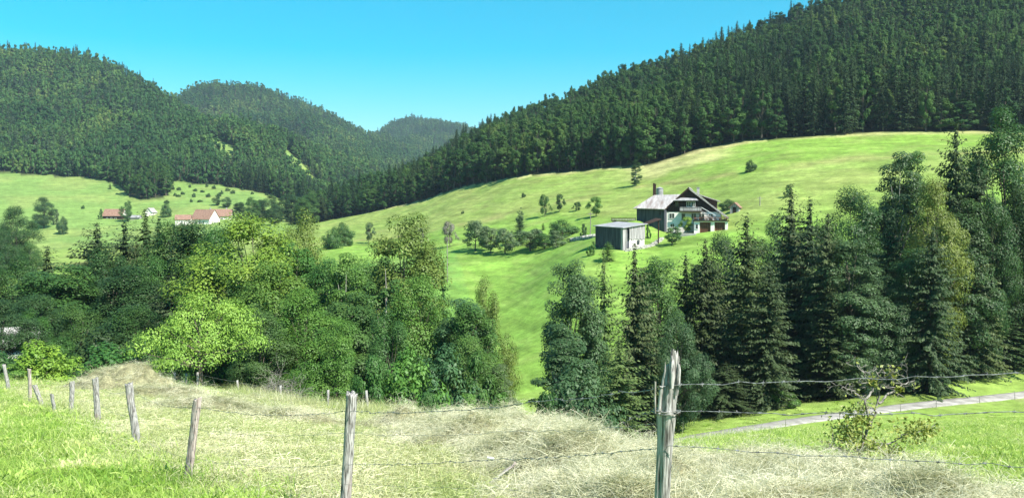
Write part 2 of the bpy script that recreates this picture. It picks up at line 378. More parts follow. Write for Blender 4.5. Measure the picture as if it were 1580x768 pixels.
def attr_mat(name, attr, rough=.9, nscale=((.35, .3), (4.0, .25)), bump=(6.0, .35, .05), bands=None):
    """ground: land-use colour carried by the mesh, broken up by noise in metres"""
    m, nt, N, L = new_mat(name)
    p, o = principled(nt, rough, .1)
    a = N.new('ShaderNodeAttribute'); a.attribute_name = attr
    g = N.new('ShaderNodeNewGeometry'); col = a.outputs['Color']
    for sc, amt in nscale:
        n = N.new('ShaderNodeTexNoise'); n.inputs['Scale'].default_value = sc; n.inputs['Detail'].default_value = 8; n.inputs['Roughness'].default_value = .65
        L.new(g.outputs['Position'], n.inputs['Vector'])
        mr = N.new('ShaderNodeMapRange'); mr.inputs['From Min'].default_value = .3; mr.inputs['From Max'].default_value = .7
        mr.inputs['To Min'].default_value = 1 - amt; mr.inputs['To Max'].default_value = 1 + amt
        L.new(n.outputs['Fac'], mr.inputs[0])
        mx = N.new('ShaderNodeVectorMath'); mx.operation = 'SCALE'
        L.new(col, mx.inputs[0]); L.new(mr.outputs[0], mx.inputs['Scale']); col = mx.outputs[0]
    if bands:
        # cattle paths and mowing lines follow the contour: noise that changes fast with height, slowly along the slope
        mp = N.new('ShaderNodeMapping'); mp.inputs['Scale'].default_value = bands[0]
        nb = N.new('ShaderNodeTexNoise'); nb.inputs['Scale'].default_value = 1.0; nb.inputs['Detail'].default_value = 5; nb.inputs['Roughness'].default_value = .6
        rb = N.new('ShaderNodeMapRange'); rb.inputs['From Min'].default_value = .36; rb.inputs['From Max'].default_value = .62
        rb.inputs['To Min'].default_value = 1 - bands[1]; rb.inputs['To Max'].default_value = 1 + bands[1] * .6
        L.new(g.outputs['Position'], mp.inputs[0]); L.new(mp.outputs[0], nb.inputs['Vector']); L.new(nb.outputs['Fac'], rb.inputs[0])
        mb = N.new('ShaderNodeVectorMath'); mb.operation = 'SCALE'
        L.new(col, mb.inputs[0]); L.new(rb.outputs[0], mb.inputs['Scale']); col = mb.outputs[0]
    L.new(col, p.inputs['Base Color'])
    n = N.new('ShaderNodeTexNoise'); n.inputs['Scale'].default_value = bump[0]; n.inputs['Detail'].default_value = 6
    L.new(g.outputs['Position'], n.inputs['Vector'])
    b = N.new('ShaderNodeBump'); b.inputs['Strength'].default_value = bump[1]; b.inputs['Distance'].default_value = bump[2]
    L.new(n.outputs['Fac'], b.inputs['Height']); L.new(b.outputs[0], p.inputs['Normal'])
    return m

M = {}
M['ground'] = attr_mat('ground', 'cover', nscale=((.06, .14), (.22, .22), (.9, .25), (5.0, .22)), bands=((.06, .06, 1.3), .20))
M['bark'] = noise_mat('bark', (.06, .05, .04), (.16, .14, .11), 6, (3, 3, .6), .9, .5, dist=.02)
M['pale_bark'] = noise_mat('pale_bark', (.20, .19, .16), (.42, .40, .36), 5, (2, 2, .5), .85, .4, dist=.02)
M['grey_bark'] = noise_mat('grey_bark', (.13, .12, .10), (.34, .32, .29), 14, (1, 1, 1), .9, .4, dist=.01)
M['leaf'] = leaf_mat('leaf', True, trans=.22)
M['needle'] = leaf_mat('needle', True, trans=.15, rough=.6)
M['far_leaf'] = leaf_mat('far_leaf', False, [(0, (.030, .080, .026)), (.3, (.043, .106, .031)), (.55, (.056, .125, .035)), (.8, (.078, .152, .04)), (1, (.13, .19, .05))], trans=.15, spec=.1, rough=.7)
M['hill_leaf'] = leaf_mat('hill_leaf', False, [(0, (.022, .058, .018)), (.35, (.032, .080, .021)), (.65, (.044, .098, .024)), (.85, (.058, .115, .027)), (1, (.080, .13, .033))], trans=.15, spec=.1, rough=.7)
M['hill_needle'] = leaf_mat('hill_needle', False, [(0, (.014, .034, .014)), (.5, (.021, .046, .017)), (1, (.032, .06, .021))], trans=.08, rough=.7, spec=.1)
M['far_needle'] = leaf_mat('far_needle', False, [(0, (.022, .052, .022)), (.5, (.032, .068, .026)), (1, (.05, .09, .03))], trans=.1, rough=.6)
M['blade'] = leaf_mat('blade', False, [(0, (.15, .28, .035)), (.3, (.23, .36, .06)), (.6, (.34, .44, .12)), (1, (.52, .52, .29))], trans=.3, rough=.55, stand=.7)
M['hay'] = leaf_mat('hay', False, [(0, (.17, .19, .09)), (.28, (.36, .365, .215)), (.62, (.52, .515, .36)), (1, (.67, .65, .51))], trans=.18, rough=.6, stand=1.6)
M['stubble'] = leaf_mat('stubble', False, [(0, (.20, .28, .075)), (.3, (.33, .38, .15)), (.65, (.47, .47, .28)), (1, (.60, .58, .42))], trans=.2, rough=.55, stand=.6)
M['old_wood'] = noise_mat('old_wood', (.06, .056, .05), (.43, .42, .40), 7, (11, 11, .8), .85, .9, detail=9, contrast=(.34, .60), dist=.012,
                          streak=((.30, .22, .19), (3, 3, 1.5), .55, .75))
M['pink_wood'] = noise_mat('pink_wood', (.16, .12, .105), (.50, .435, .39), 7, (9, 9, .8), .85, .9, detail=9, contrast=(.34, .60), dist=.012)
M['wire'] = noise_mat('wire', (.08, .08, .08), (.38, .38, .38), 40, (1, 1, 1), .4, 0, metal=.3)
M['plaster'] = noise_mat('plaster', (.70, .67, .62), (.83, .80, .76), 1.2, (1, 1, 1), .9, .1)
M['pale_stone'] = noise_mat('pale_stone', (.38, .36, .33), (.70, .68, .64), 1.6, (1, 1, 1.4), .9, .4, dist=.04)
M['stone_wall'] = noise_mat('stone_wall', (.30, .29, .27), (.62, .60, .56), 2.5, (1, 1, 1.6), .9, .6, dist=.05)
M['brown_wood'] = noise_mat('brown_wood', (.022, .013, .010), (.055, .032, .022), 2.0, (6, 6, .4), .8, .4, dist=.02)
M['grey_board'] = noise_mat('grey_board', (.10, .095, .095), (.46, .445, .45), 2.2, (5, 5, .15), .85, .5, dist=.02, contrast=(.32, .62))
M['shaded_board'] = noise_mat('shaded_board', (.03, .033, .042), (.095, .10, .118), 1.6, (4, 4, .18), .85, .5, dist=.02)  # boards with the blue shade of barn and wing walls in their colour
M['tile_grey'] = noise_mat('tile_grey', (.22, .205, .20), (.46, .44, .42), 1.8, (1, 1, 3), .85, .4, dist=.03)
M['tile_red'] = noise_mat('tile_red', (.19, .11, .08), (.30, .185, .14), 1.0, (1, 1, 3), .85, .3, dist=.03)
M['tin'] = noise_mat('tin', (.33, .30, .29), (.46, .43, .42), .8, (3, .4, .4), .5, .1, streak=((.24, .185, .165), (1.2, .12, .12), .5, .7))
M['tin_grey'] = noise_mat('tin_grey', (.22, .22, .235), (.34, .34, .35), 1.2, (2, .5, .5), .6, .1)
M['glass'] = noise_mat('glass', (.02, .025, .03), (.05, .06, .07), 1, rough=.08, bump=0, spec=.6)
M['white_paint'] = noise_mat('white_paint', (.70, .70, .68), (.80, .80, .78), 3, rough=.6, bump=0)
M['garage_wood'] = noise_mat('garage_wood', (.10, .045, .025), (.17, .08, .045), 2, (5, 5, .5), .7, .2)
M['gravel'] = noise_mat('gravel', (.22, .21, .19), (.38, .365, .34), .9, (1, 1, 1), .95, .5, dist=.03)
M['flower'] = noise_mat('flower', (.22, .06, .05), (.30, .20, .14), 8, rough=.7, bump=0)
M['concrete'] = noise_mat('concrete', (.26, .26, .25), (.40, .40, .38), 1.5, rough=.9, bump=.2)
M['insulator'] = noise_mat('insulator', (.45, .45, .43), (.6, .6, .58), 10, rough=.4, bump=0)
# ------------------------------------------------------------------ ground: one sheet out to the horizon
def build_ground():
    az_in = np.radians(np.arange(-38, 38.01, 0.14))
    az_out = np.radians(np.concatenate([np.arange(-180, -38, 3.0), np.arange(41, 180.01, 3.0)]))
    az = np.sort(np.concatenate([az_in, az_out]))
    r = np.concatenate([[0.0], np.exp(np.linspace(math.log(1.2), math.log(4700), 430))])
    A, R = np.meshgrid(az, r, indexing='ij')
    x = R * np.sin(A); y = R * np.cos(A)
    z = height(x, y)
    na, nr = A.shape
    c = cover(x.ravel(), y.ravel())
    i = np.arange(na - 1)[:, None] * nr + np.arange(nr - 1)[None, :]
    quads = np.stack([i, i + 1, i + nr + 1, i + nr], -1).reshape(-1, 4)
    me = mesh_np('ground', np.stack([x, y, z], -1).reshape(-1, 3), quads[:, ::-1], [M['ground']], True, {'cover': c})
    o = link('ground', me); tag(o, kind='structure')
build_ground()

# gravel farm road, a raised strip with rounded shoulders
ROAD = [(900,700,68),(1000,685,76),(1040,680,78),(1150,668,82),(1250,653,86),(1330,643,89.5),(1400,634,92.5),(1500,624,97),(1580,616,101),(1700,606,107),(1900,592,118)]
def build_road():
    P = np.array([[xat(u, y), y, (HOR - v) / F * y] for u, v, y in ROAD])
    t = np.linspace(0, len(P) - 1, 160)
    C = np.stack([np.interp(t, np.arange(len(P)), P[:, k]) for k in range(3)], 1)
    k = np.ones(9) / 9
    for a in range(3): C[:, a] = np.convolve(np.pad(C[:, a], 4, 'edge'), k, 'valid')
    T = np.gradient(C[:, :2], axis=0); T /= np.linalg.norm(T, axis=1)[:, None]
    Nn = np.stack([-T[:, 1], T[:, 0]], 1)
    prof = [(-1.35, -.25), (-1.2, .02), (-.7, .03), (0, .09), (.7, .03), (1.2, .02), (1.35, -.25)]
    V = []
    for off, dz in prof:
        w = (vnoise(C[:, 0] / 1.2, C[:, 1] / 1.2 + off, 2, 44) - .5) * .25 if abs(off) > 1 else 0
        xy = C[:, :2] + Nn * (off + w)[:, None] if abs(off) > 1 else C[:, :2] + Nn * off
        zz = np.maximum(height(xy[:, 0], xy[:, 1]), height(C[:, 0], C[:, 1]) - .1) + .06 + dz
        V.append(np.stack([xy[:, 0], xy[:, 1], zz], 1))
    n = len(C); V = np.concatenate(V)
    i = (np.arange(len(prof) - 1)[:, None] * n + np.arange(n - 1)[None]).ravel()
    q = np.stack([i, i + 1, i + n + 1, i + n], 1)
    o = link('gravel_road', mesh_np('gravel_road', V, q, [M['gravel']], True)); tag(o, kind='structure')
    return C
ROAD_C = build_road()

# ------------------------------------------------------------------ scattering by geometry nodes (only for what nobody could count)
def scatter(name, pts, scl, rot, idx, protos, label, cat):
    me = bpy.data.meshes.new(name)
    pts = np.asarray(pts, dtype=np.float32)
    me.vertices.add(len(pts)); me.vertices.foreach_set('co', pts.ravel())
    for nm, a in (('scl', scl), ('rot', rot)):
        at_ = me.attributes.new(nm, 'FLOAT_VECTOR', 'POINT'); at_.data.foreach_set('vector', np.asarray(a, dtype=np.float32).ravel())
    ai = me.attributes.new('idx', 'INT', 'POINT'); ai.data.foreach_set('value', np.asarray(idx, dtype=np.int32))
    coll = bpy.data.collections.new(name + '_kinds')
    for k, pm in enumerate(protos):
        po = bpy.data.objects.new('%s_kind_%02d' % (name, k), pm); coll.objects.link(po)
    ng = bpy.data.node_groups.new(name + '_scatter', 'GeometryNodeTree')
    ng.interface.new_socket('Geometry', in_out='INPUT', socket_type='NodeSocketGeometry')
    ng.interface.new_socket('Geometry', in_out='OUTPUT', socket_type='NodeSocketGeometry')
    N, L = ng.nodes, ng.links
    gi = N.new('NodeGroupInput'); go = N.new('NodeGroupOutput')
    ci = N.new('GeometryNodeCollectionInfo'); ci.inputs['Collection'].default_value = coll
    ci.inputs['Separate Children'].default_value = True; ci.inputs['Reset Children'].default_value = True
    ip = N.new('GeometryNodeInstanceOnPoints'); ip.inputs['Pick Instance'].default_value = True
    def named(nm, ty):
        n = N.new('GeometryNodeInputNamedAttribute'); n.data_type = ty; n.inputs['Name'].default_value = nm
        return [s for s in n.outputs if s.enabled and s.name == 'Attribute'][0]
    e2r = N.new('FunctionNodeEulerToRotation')
    L.new(named('rot', 'FLOAT_VECTOR'), e2r.inputs[0]); L.new(e2r.outputs[0], ip.inputs['Rotation'])
    L.new(named('scl', 'FLOAT_VECTOR'), ip.inputs['Scale']); L.new(named('idx', 'INT'), ip.inputs['Instance Index'])
    L.new(ci.outputs[0], ip.inputs['Instance']); L.new(gi.outputs[0], ip.inputs['Points']); L.new(ip.outputs[0], go.inputs[0])
    o = link(name, me)
    md = o.modifiers.new('scatter', 'NODES'); md.node_group = ng
    tag(o, label, cat, kind='stuff')
    return o

def blades_mesh(name, seed, n, spread, hmin, hmax, w, lean, mat, flat=0.0, seg=2):
    """a tuft: n curved blades; flat=1 makes cut stems lying about"""
    rng = np.random.RandomState(seed)
    V = []; Fc = []; lv = []; b = 0
    for i in range(n):
        p = np.array([*(rng.randn(2) * spread * .5), 0.0])
        a = rng.rand() * 2 * math.pi
        d = np.array([math.cos(a), math.sin(a), 0]); side = np.array([-d[1], d[0], 0])
        h = hmin + (hmax - hmin) * rng.rand(); l = rng.rand()
        if rng.rand() < flat:
            z0 = rng.rand() * .05
            tilt = rng.randn() * .25
            pts = [p + np.array([0, 0, z0]) + d * h * (t - .5) + np.array([0, 0, 1]) * (tilt * h * (t - .5) + .25 * h * (.25 - (t - .5) ** 2)) for t in np.linspace(0, 1, seg + 1)]
            ww = [w * .8] * (seg + 1)
            sd_ = side * .8 + np.array([0, 0, .5])
        else:
            k = lean * (0.4 + rng.rand())
            pts = [p + d * h * k * t * t + np.array([0, 0, 1]) * h * t * (1 - .25 * k * t) for t in np.linspace(0, 1, seg + 1)]
            ww = [w * (1 - .9 * t) for t in np.linspace(0, 1, seg + 1)]
            a2 = a + math.pi / 2 + rng.randn() * .8; sd_ = np.array([math.cos(a2), math.sin(a2), 0])
        for q, wi in zip(pts, ww):
            V.append(q - sd_ * wi * .5); V.append(q + sd_ * wi * .5); lv += [l, l]
        for s in range(seg):
            Fc.append((b + 2 * s, b + 2 * s + 1, b + 2 * s + 3, b + 2 * s + 2))
        b += 2 * (seg + 1)
    return mesh_np(name, np.array(V), np.array(Fc), [mat], False, {'lv': np.array(lv)})

def weed_mesh(seed):
    """clover and plantain between the grass: low broad leaves and a few stalks"""
    rng = np.random.RandomState(seed); n = 46
    a = rng.rand(n) * 6.283; r = .03 + .22 * rng.rand(n)
    P = np.stack([r * np.cos(a), r * np.sin(a), .03 + .07 * rng.rand(n)], 1)
    t = np.stack([np.cos(a), np.sin(a), .3 + .5 * rng.rand(n)], 1); t /= np.linalg.norm(t, axis=1)[:, None]
    b = np.stack([-np.sin(a), np.cos(a), np.zeros(n)], 1); s = (.025 + .03 * rng.rand(n))[:, None]
    V = np.stack([P - t * s, P + b * s * .55, P + t * s, P - b * s * .55], 1).reshape(-1, 3)
    return mesh_np('weed', V, np.arange(4 * n).reshape(n, 4), [M['blade']], False, {'lv': np.repeat(rng.rand(n), 4)})

def in_view(x, y, margin=80):
    u = U0 + F * x / np.maximum(y, .1)
    return (u > -margin) & (u < 1580 + margin)

# hay: a lumpy sheet under loose stems
def build_hay():
    xs = np.arange(-27, 11, .16); ys = np.arange(5.5, 51, .16)
    X, Y = np.meshgrid(xs, ys, indexing='ij')
    Hh = hay_depth(X, Y); Z = height(X, Y) + Hh - .03
    keep = Hh > .045
    n = len(ys); idx = np.arange(X.size).reshape(X.shape)
    k4 = keep[:-1, :-1] & keep[1:, :-1] & keep[1:, 1:] & keep[:-1, 1:]
    q = np.stack([idx[:-1, :-1], idx[1:, :-1], idx[1:, 1:], idx[:-1, 1:]], -1)[k4]
    used = np.unique(q); remap = np.full(X.size, -1); remap[used] = np.arange(len(used))
    V = np.stack([X, Y, Z], -1).reshape(-1, 3)[used]
    base = np.array((.26, .25, .145)) * (0.4 + .95 * vnoise(V[:, 0] / .35, V[:, 1] / .35, 3, 50))[:, None]  # bed tone darkened and mottled to imitate shadow pockets between stems
    mh_ = attr_mat('hay_bed', 'cover', nscale=((3, .35), (14, .45)), bump=(18, .9, .06))
    me = mesh_np('hay_bed', V, remap[q], [mh_], True, {'cover': base})
    o = link('hay_bed', me); tag(o, 'pale cut hay heaped in rows across the mown field', 'hay', kind='stuff')
build_hay()

def build_grasses():
    rng = np.random.RandomState(11)
    def sample(n, y0, y1, pw=1.0, margin=60):
        # density falls with distance so that tufts stay about even in the picture
        t = rng.rand(n); y = (y0 ** pw + (y1 ** pw - y0 ** pw) * t) ** (1 / pw)
        u = -margin + rng.rand(n) * (1580 + 2 * margin)
        return xat(u, y), y
    def put(name, x, y, z, s, lean, protos, label, cat, sz=None):
        n = len(x)
        rot = np.stack([rng.randn(n) * lean, rng.randn(n) * lean, rng.rand(n) * 6.283], 1)
        sc = np.stack([s, s, s if sz is None else sz], 1)
        return scatter(name, np.stack([x, y, z], 1), sc, rot, rng.randint(0, len(protos), n), protos, label, cat)
    # loose hay stems
    hay_p = [blades_mesh('hay_tuft', 100 + k, 66, .42, .12, .36, .0058, 1.5, M['hay'], .88, 3) for k in range(4)]
    x, y = sample(80000, 8.5, 50, .35)
    d = hay_depth(x, y); k = (d > .04) & (rng.rand(len(x)) < .22 + 1.1 * sstep(.35, .62, vnoise(x / .45, y / .45, 2, 83)))
    x, y, d = x[k], y[k], d[k]
    s = (.5 + .4 * rng.rand(len(x))) * (1 + .012 * y)
    put('loose_hay', x, y, height(x, y) + d - .04, s, .28, hay_p, 'loose dry stems lying on the cut hay rows', 'hay')
    # mown stubble with scraps of hay
    st_p = [blades_mesh('stubble_tuft', 200 + k, 46, .55, .05, .20, .008, 1.2, M['stubble'], .7, 2) for k in range(4)]
    x, y = sample(42000, 8.5, 56, .4)
    d = hay_depth(x, y); fs = fence_side(x, y); xr = np.interp(y, *HAY_R)
    k = (d < .08) & (fs < .4 + rng.randn(len(x)) * .3) & (x < xr + .3)
    x, y = x[k], y[k]
    put('stubble', x, y, height(x, y) - .01, (.6 + .5 * rng.rand(len(x))) * (1 + .012 * y), .1, st_p, 'short pale mown stubble between the fence and the hay', 'grass')
    # uncut green grass beyond the fence line and on the lower meadow
    gr_p = [blades_mesh('grass_tuft', 300 + k, 36, .5, .04, .19, .009, 1.1, M['blade'], .12, 3) for k in range(7)] + [weed_mesh(350)]
    x, y = sample(44000, 8.5, 60, .4)
    fs = fence_side(x, y); xr = np.interp(y, *HAY_R)
    k = ((fs > -.15) & (rng.rand(len(x)) < sstep(-.1, .8, fs) * .85 + .15)) | ((x > xr) & (U0 + F * x / y > 1035)) | ((y > 43) & (rng.rand(len(x)) < .7))
    x, y = x[k], y[k]
    put('meadow_grass', x, y, height(x, y) - .02, (.35 + .9 * vnoise(x / .8, y / .8, 2, 81) * (.6 + .8 * rng.rand(len(x)))) * (1 + .014 * y), .2, gr_p, 'lush uncut grass beside the wooden posts', 'grass')
    x, y = sample(9000, 60, 98, 1.0); u = U0 + F * x / y
    rc = np.interp(x, ROAD_C[:, 0], ROAD_C[:, 1])
    k = (u > 1040) & ((y - rc > 2.2) | (y - rc < -6))
    x, y = x[k], y[k]
    put('lower_meadow_grass', x, y, height(x, y) - .03, (1.4 + 1.0 * rng.rand(len(x))), .1, gr_p, 'bright grass of the lower meadow along the gravel road', 'grass', sz=.8 + .5 * rng.rand(len(x)))
    # tall seed heads by the far field edge
    tg_p = [blades_mesh('tall_tuft', 400 + k, 30, .5, .35, .8, .012, .5, M['stubble'], .0, 3) for k in range(3)]
    x, y = sample(5200, 38, 60, 1.0); u = U0 + F * x / y
    k = (u > 150) & (u < 650) & ~((np.abs(u - 308) < 45) & (y < 59.5)) & (y > np.interp(u, [150, 320, 430, 560, 650], [52, 50, 45, 42, 41]))
    x, y = x[k], y[k]
    put('tall_grass', x, y, height(x, y) - .03, .8 + .6 * rng.rand(len(x)), .1, tg_p, 'tall dry grass along the far edge of the field', 'grass')
build_grasses()
# ------------------------------------------------------------------ trees
def cards(cent, nrm, size, rng, aspect=.62, up=None):
    """leaf-shaped rhombs: centre, facing direction, length"""
    n = len(cent)
    nrm = nrm / (np.linalg.norm(nrm, axis=1)[:, None] + 1e-9)
    if up is None:
        r = rng.randn(n, 3)
    else:
        r = up + rng.randn(n, 3) * .25
    t = r - (r * nrm).sum(1)[:, None] * nrm
    t /= np.linalg.norm(t, axis=1)[:, None] + 1e-9
    b = np.cross(nrm, t)
    s = np.asarray(size)[:, None] * .5
    V = np.stack([cent - t * s, cent + b * s * aspect - nrm * s * .25, cent + t * s, cent - b * s * aspect - nrm * s * .25], 1).reshape(-1, 3)
    q = np.arange(4 * n).reshape(n, 4)
    return V, q

def tube(path, rad, sides=6):
    path = np.asarray(path, float); rad = np.asarray(rad, float)
    n = len(path)
    T = np.gradient(path, axis=0); T /= np.linalg.norm(T, axis=1)[:, None] + 1e-9
    ref = np.where(np.abs(T[:, 2:3]) > .9, np.array([[1.0, 0, 0]]), np.array([[0, 0, 1.0]]))
    A = np.cross(T, ref); A /= np.linalg.norm(A, axis=1)[:, None]; B = np.cross(T, A)
    an = np.linspace(0, 2 * math.pi, sides, endpoint=False)
    V = path[:, None] + rad[:, None, None] * (np.cos(an)[None, :, None] * A[:, None] + np.sin(an)[None, :, None] * B[:, None])
    i = (np.arange(n - 1)[:, None] * sides + np.arange(sides)[None]); j = (np.arange(n - 1)[:, None] * sides + (np.arange(sides)[None] + 1) % sides)
    q = np.stack([i, j, j + sides, i + sides], -1).reshape(-1, 4)
    return V.reshape(-1, 3), q

def merge(parts):
    V = []; Q = []; b = 0
    for v, q in parts:
        V.append(v); Q.append(q + b); b += len(v)
    return np.concatenate(V), np.concatenate(Q)

def broadleaf(seed, H=20.0, W=11.0, foot=.12, n_clump=70, n_leaf=15000, leaf=.42, shape='egg', airy=0.0, flatten=.75, bark='bark', leafm='leaf', trunk_r=None, inner=.45, calm=.6):
    """tapered trunk and limbs; leaves gathered in uneven clumps spread through the crown"""
    rng = np.random.RandomState(seed)
    # crown outline: radius over height, with lobes
    lobes = [(rng.rand() * 6.283, rng.rand(), .18 + .3 * rng.rand()) for _ in range(6)]
    def rad(t, a):
        if shape == 'egg': r = np.sin(np.pi * np.clip(t, 0, 1) ** .8) ** .62
        elif shape == 'tall': r = (np.sin(np.pi * np.clip(t * .92 + .06, 0, 1)) ** .5) * (1 - .25 * t)
        elif shape == 'dome': r = np.sqrt(np.clip(1 - (t * 1.0 - .22) ** 2 / .62, 0, 1))
        elif shape == 'umbrella': r = np.sqrt(np.clip(1 - np.abs(t - .30) ** 2.0 / (.5 if True else 1), 0, 1)) * (1.0 - .25 * (t > .6) * (t - .6))
        else: r = np.sqrt(np.clip(1 - (2 * t - 1) ** 2, 0, 1))
        for la, lt, lw in lobes:
            r = r * (1 + .28 * np.cos(a - la) * np.exp(-((t - lt) / lw) ** 2))
        return r * W / 2
    z0 = foot * H; ch = H - z0
    t = rng.rand(n_clump * 3); a = rng.rand(n_clump * 3) * 2 * np.pi
    R = rad(t, a)
    keep = rng.rand(len(t)) < (R / (W * .5)) ** 1.2 + .12
    t, a, R = t[keep][:n_clump], a[keep][:n_clump], R[keep][:n_clump]
    rr = R * (inner + (1 - inner) * rng.rand(len(t)) ** .5) * .93
    cz = z0 + t * ch * .96
    C = np.stack([rr * np.cos(a), rr * np.sin(a), cz], 1)
    rc = W * (.085 + .075 * rng.rand(len(t))) * (1 - .3 * airy)
    lean = rng.randn(2) * .03 * H
    C[:, :2] += lean * (C[:, 2:3] / H)
    # leaves
    wts = rc ** 2; cnt = np.maximum((n_leaf * wts / wts.sum()).astype(int), 3)
    ci = np.repeat(np.arange(len(C)), cnt); n = len(ci)
    d = rng.randn(n, 3); d[:, 2] += .35; d /= np.linalg.norm(d, axis=1)[:, None]
    rad_l = rc[ci] * (.35 + .8 * rng.rand(n) ** .45)
    P = C[ci] + d * rad_l[:, None] * np.array([1.15, 1.15, flatten])
    out = P - np.array([lean[0] * .5, lean[1] * .5, z0 + ch * .45]); out /= np.linalg.norm(out, axis=1)[:, None] + 1e-6
    nr = d * .8 + out * .5 + np.array([0, 0, .55]) + rng.randn(n, 3) * (.45 - .3 * calm)
    V, Q = cards(P, nr, leaf * (.6 + .8 * rng.rand(n)), rng)
    lv = np.clip(.5 + (rng.rand(len(C))[ci] - .5) * .5 + rng.randn(n) * .13, 0, 1)
    crown = mesh_np('crown', V, Q, [M[leafm]], False, {'lv': np.repeat(lv, 4)})
    # wood
    tr = trunk_r or H * .017
    hs = np.linspace(0, 1, 9)
    wob = np.cumsum(rng.randn(9, 2) * .006 * H, axis=0) * hs[:, None]
    path = np.stack([wob[:, 0] + lean[0] * hs * .8, wob[:, 1] + lean[1] * hs * .8, hs * H * .82 - .02 * H], 1)
    parts = [tube(path, tr * (1.25 - 1.12 * hs ** .8), 8)]
    for k in rng.permutation(len(C))[:min(26, len(C))]:
        e = C[k]; s0 = np.clip((e[2] / H) * .62, foot * .8, .74)
        st = np.array([np.interp(s0 * H, path[:, 2], path[:, j]) for j in range(3)])
        m = st * .5 + e * .5 + np.array([0, 0, -.03 * H]) + rng.randn(3) * .012 * H
        tt = np.linspace(0, 1, 6)[:, None]
        br = (1 - tt) ** 2 * st + 2 * tt * (1 - tt) * m + tt ** 2 * e
        r0 = tr * .42 * (1 - .5 * s0)
        parts.append(tube(br, r0 * (1 - .85 * tt[:, 0]), 5))
    Vt, Qt = merge(parts)
    trunk = mesh_np('trunk', Vt, Qt, [M[bark]], True)
    return trunk, crown

def conifer(seed, H=25.0, W=8.0, foot=.06, n_br=330, step=.36, spray=.6, droop=.32, leafm='needle', power=.8, bark='bark', rough=.28):
    """a straight stem with drooping boughs all the way up, each carrying hanging needle sprays"""
    rng = np.random.RandomState(seed)
    P = []; Nn = []; S = []; U = []; LV = []; wood = []
    sect = 1 + rough * .5 * np.cos(np.linspace(0, 2 * np.pi, 12, endpoint=False) * 1 + rng.rand() * 6) + rng.randn(12) * rough * .35
    for i in range(n_br):
        t = foot + (1 - foot) * (i / n_br) ** .92
        a = i * 2.39996 + rng.randn() * .5
        z = (t + rng.randn() * .008) * H
        prof = (1 - t) ** power * min(1.0, .72 + 1.6 * t)
        tier = 1 + .18 * math.sin(t * H * 2.1 + math.sin(a * 2) * 1.2)
        L_ = (W / 2 * prof * tier * sect[int(a / 6.2832 * 12) % 12]) * (.68 + .5 * rng.rand()) + .18
        d = np.array([math.cos(a), math.sin(a), 0.0]); side = np.array([-d[1], d[0], 0])
        m = max(2, int(L_ / step)); k = np.linspace(.18, 1, m)
        rise = .55 * (t - .45); dr = droop * (1.15 - .6 * t)
        pts = d[None] * (L_ * k)[:, None]; pts[:, 2] = z + L_ * (rise * k - dr * k ** 1.4 + .2 * k ** 3)
        l = rng.rand()
        for s_ in (-1, 0, 1):
            w = spray * min(1.0, .55 + 2.6 * (1 - t)) * (.65 + .5 * (1 - k)) * (.55 + .45 * min(1, L_ / (W * .3)))
            p = pts + side[None] * (s_ * w * .5)[:, None] + rng.randn(m, 3) * .12 * spray
            p[:, 2] -= abs(s_) * w * .22
            P.append(p)
            U.append(d[None] * .7 + side[None] * s_ * .6 + np.array([[0, 0, -.75]]) + np.zeros((m, 3)))
            Nn.append(np.array([[0, 0, .8]]) + d[None] * .5 + side[None] * s_ * .6 + rng.randn(m, 3) * .3)
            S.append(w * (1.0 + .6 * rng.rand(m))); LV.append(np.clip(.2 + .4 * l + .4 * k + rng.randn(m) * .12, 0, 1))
        if i % 4 == 0 and L_ > 1.2:
            wood.append(tube(np.concatenate([[[0, 0, z]], pts[::max(1, m // 4)]]), np.linspace(.0016 * H, .006, len(pts[::max(1, m // 4)]) + 1), 3))
    P = np.concatenate(P); Nn = np.concatenate(Nn); S = np.concatenate(S); U = np.concatenate(U); LV = np.concatenate(LV)
    V, Q = cards(P, Nn, S, rng, aspect=.42, up=U)
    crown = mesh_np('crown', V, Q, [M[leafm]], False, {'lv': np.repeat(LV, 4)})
    hs = np.linspace(0, 1, 8)
    path = np.stack([np.sin(hs * 3 + seed) * .004 * H, np.cos(hs * 2 + seed) * .004 * H, hs * H * .985 - .02 * H], 1)
    Vt, Qt = merge([tube(path, H * .013 * (1.1 - 1.06 * hs), 7)] + wood)
    return mesh_np('trunk', Vt, Qt, [M[bark]], True), crown

def size_of(pair):
    c = np.empty(len(pair[1].vertices) * 3, dtype=np.float32); pair[1].vertices.foreach_get('co', c); c = c.reshape(-1, 3)
    r = np.percentile(np.hypot(c[:, 0], c[:, 1]), 97)
    return float(np.percentile(c[:, 2], 99.85)), float(2 * r)

K = {}
K['oak']    = broadleaf(1, 20, 12, .10, 120, 38000, .26, 'egg')
K['oak2']   = broadleaf(2, 20, 11, .08, 110, 35000, .26, 'egg')
K['beech']  = broadleaf(3, 22, 10, .06, 125, 38000, .27, 'tall')
K['beech2'] = broadleaf(4, 22, 9, .05, 115, 35000, .27, 'tall')
K['ash']    = broadleaf(5, 22, 9.5, .05, 125, 30000, .29, 'tall', airy=.35, flatten=.6, inner=.3)
K['ash2']   = broadleaf(6, 22, 9.5, .08, 96, 23000, .29, 'tall', airy=.5, flatten=.5, bark='pale_bark', inner=.3)
K['birch']  = broadleaf(7, 18, 6.5, .22, 48, 7500, .34, 'tall', airy=.6, bark='pale_bark', inner=.3)
K['cherry'] = broadleaf(8, 6.6, 9.4, .34, 130, 14000, .155, 'umbrella', airy=.75, flatten=.42, trunk_r=.21, inner=.25)
K['apple']  = broadleaf(9, 5.0, 5.4, .2, 36, 4200, .26, 'umbrella', airy=.2, trunk_r=.13)
K['apple2'] = broadleaf(10, 5.0, 4.8, .18, 32, 3800, .26, 'ball', airy=.2, trunk_r=.12)
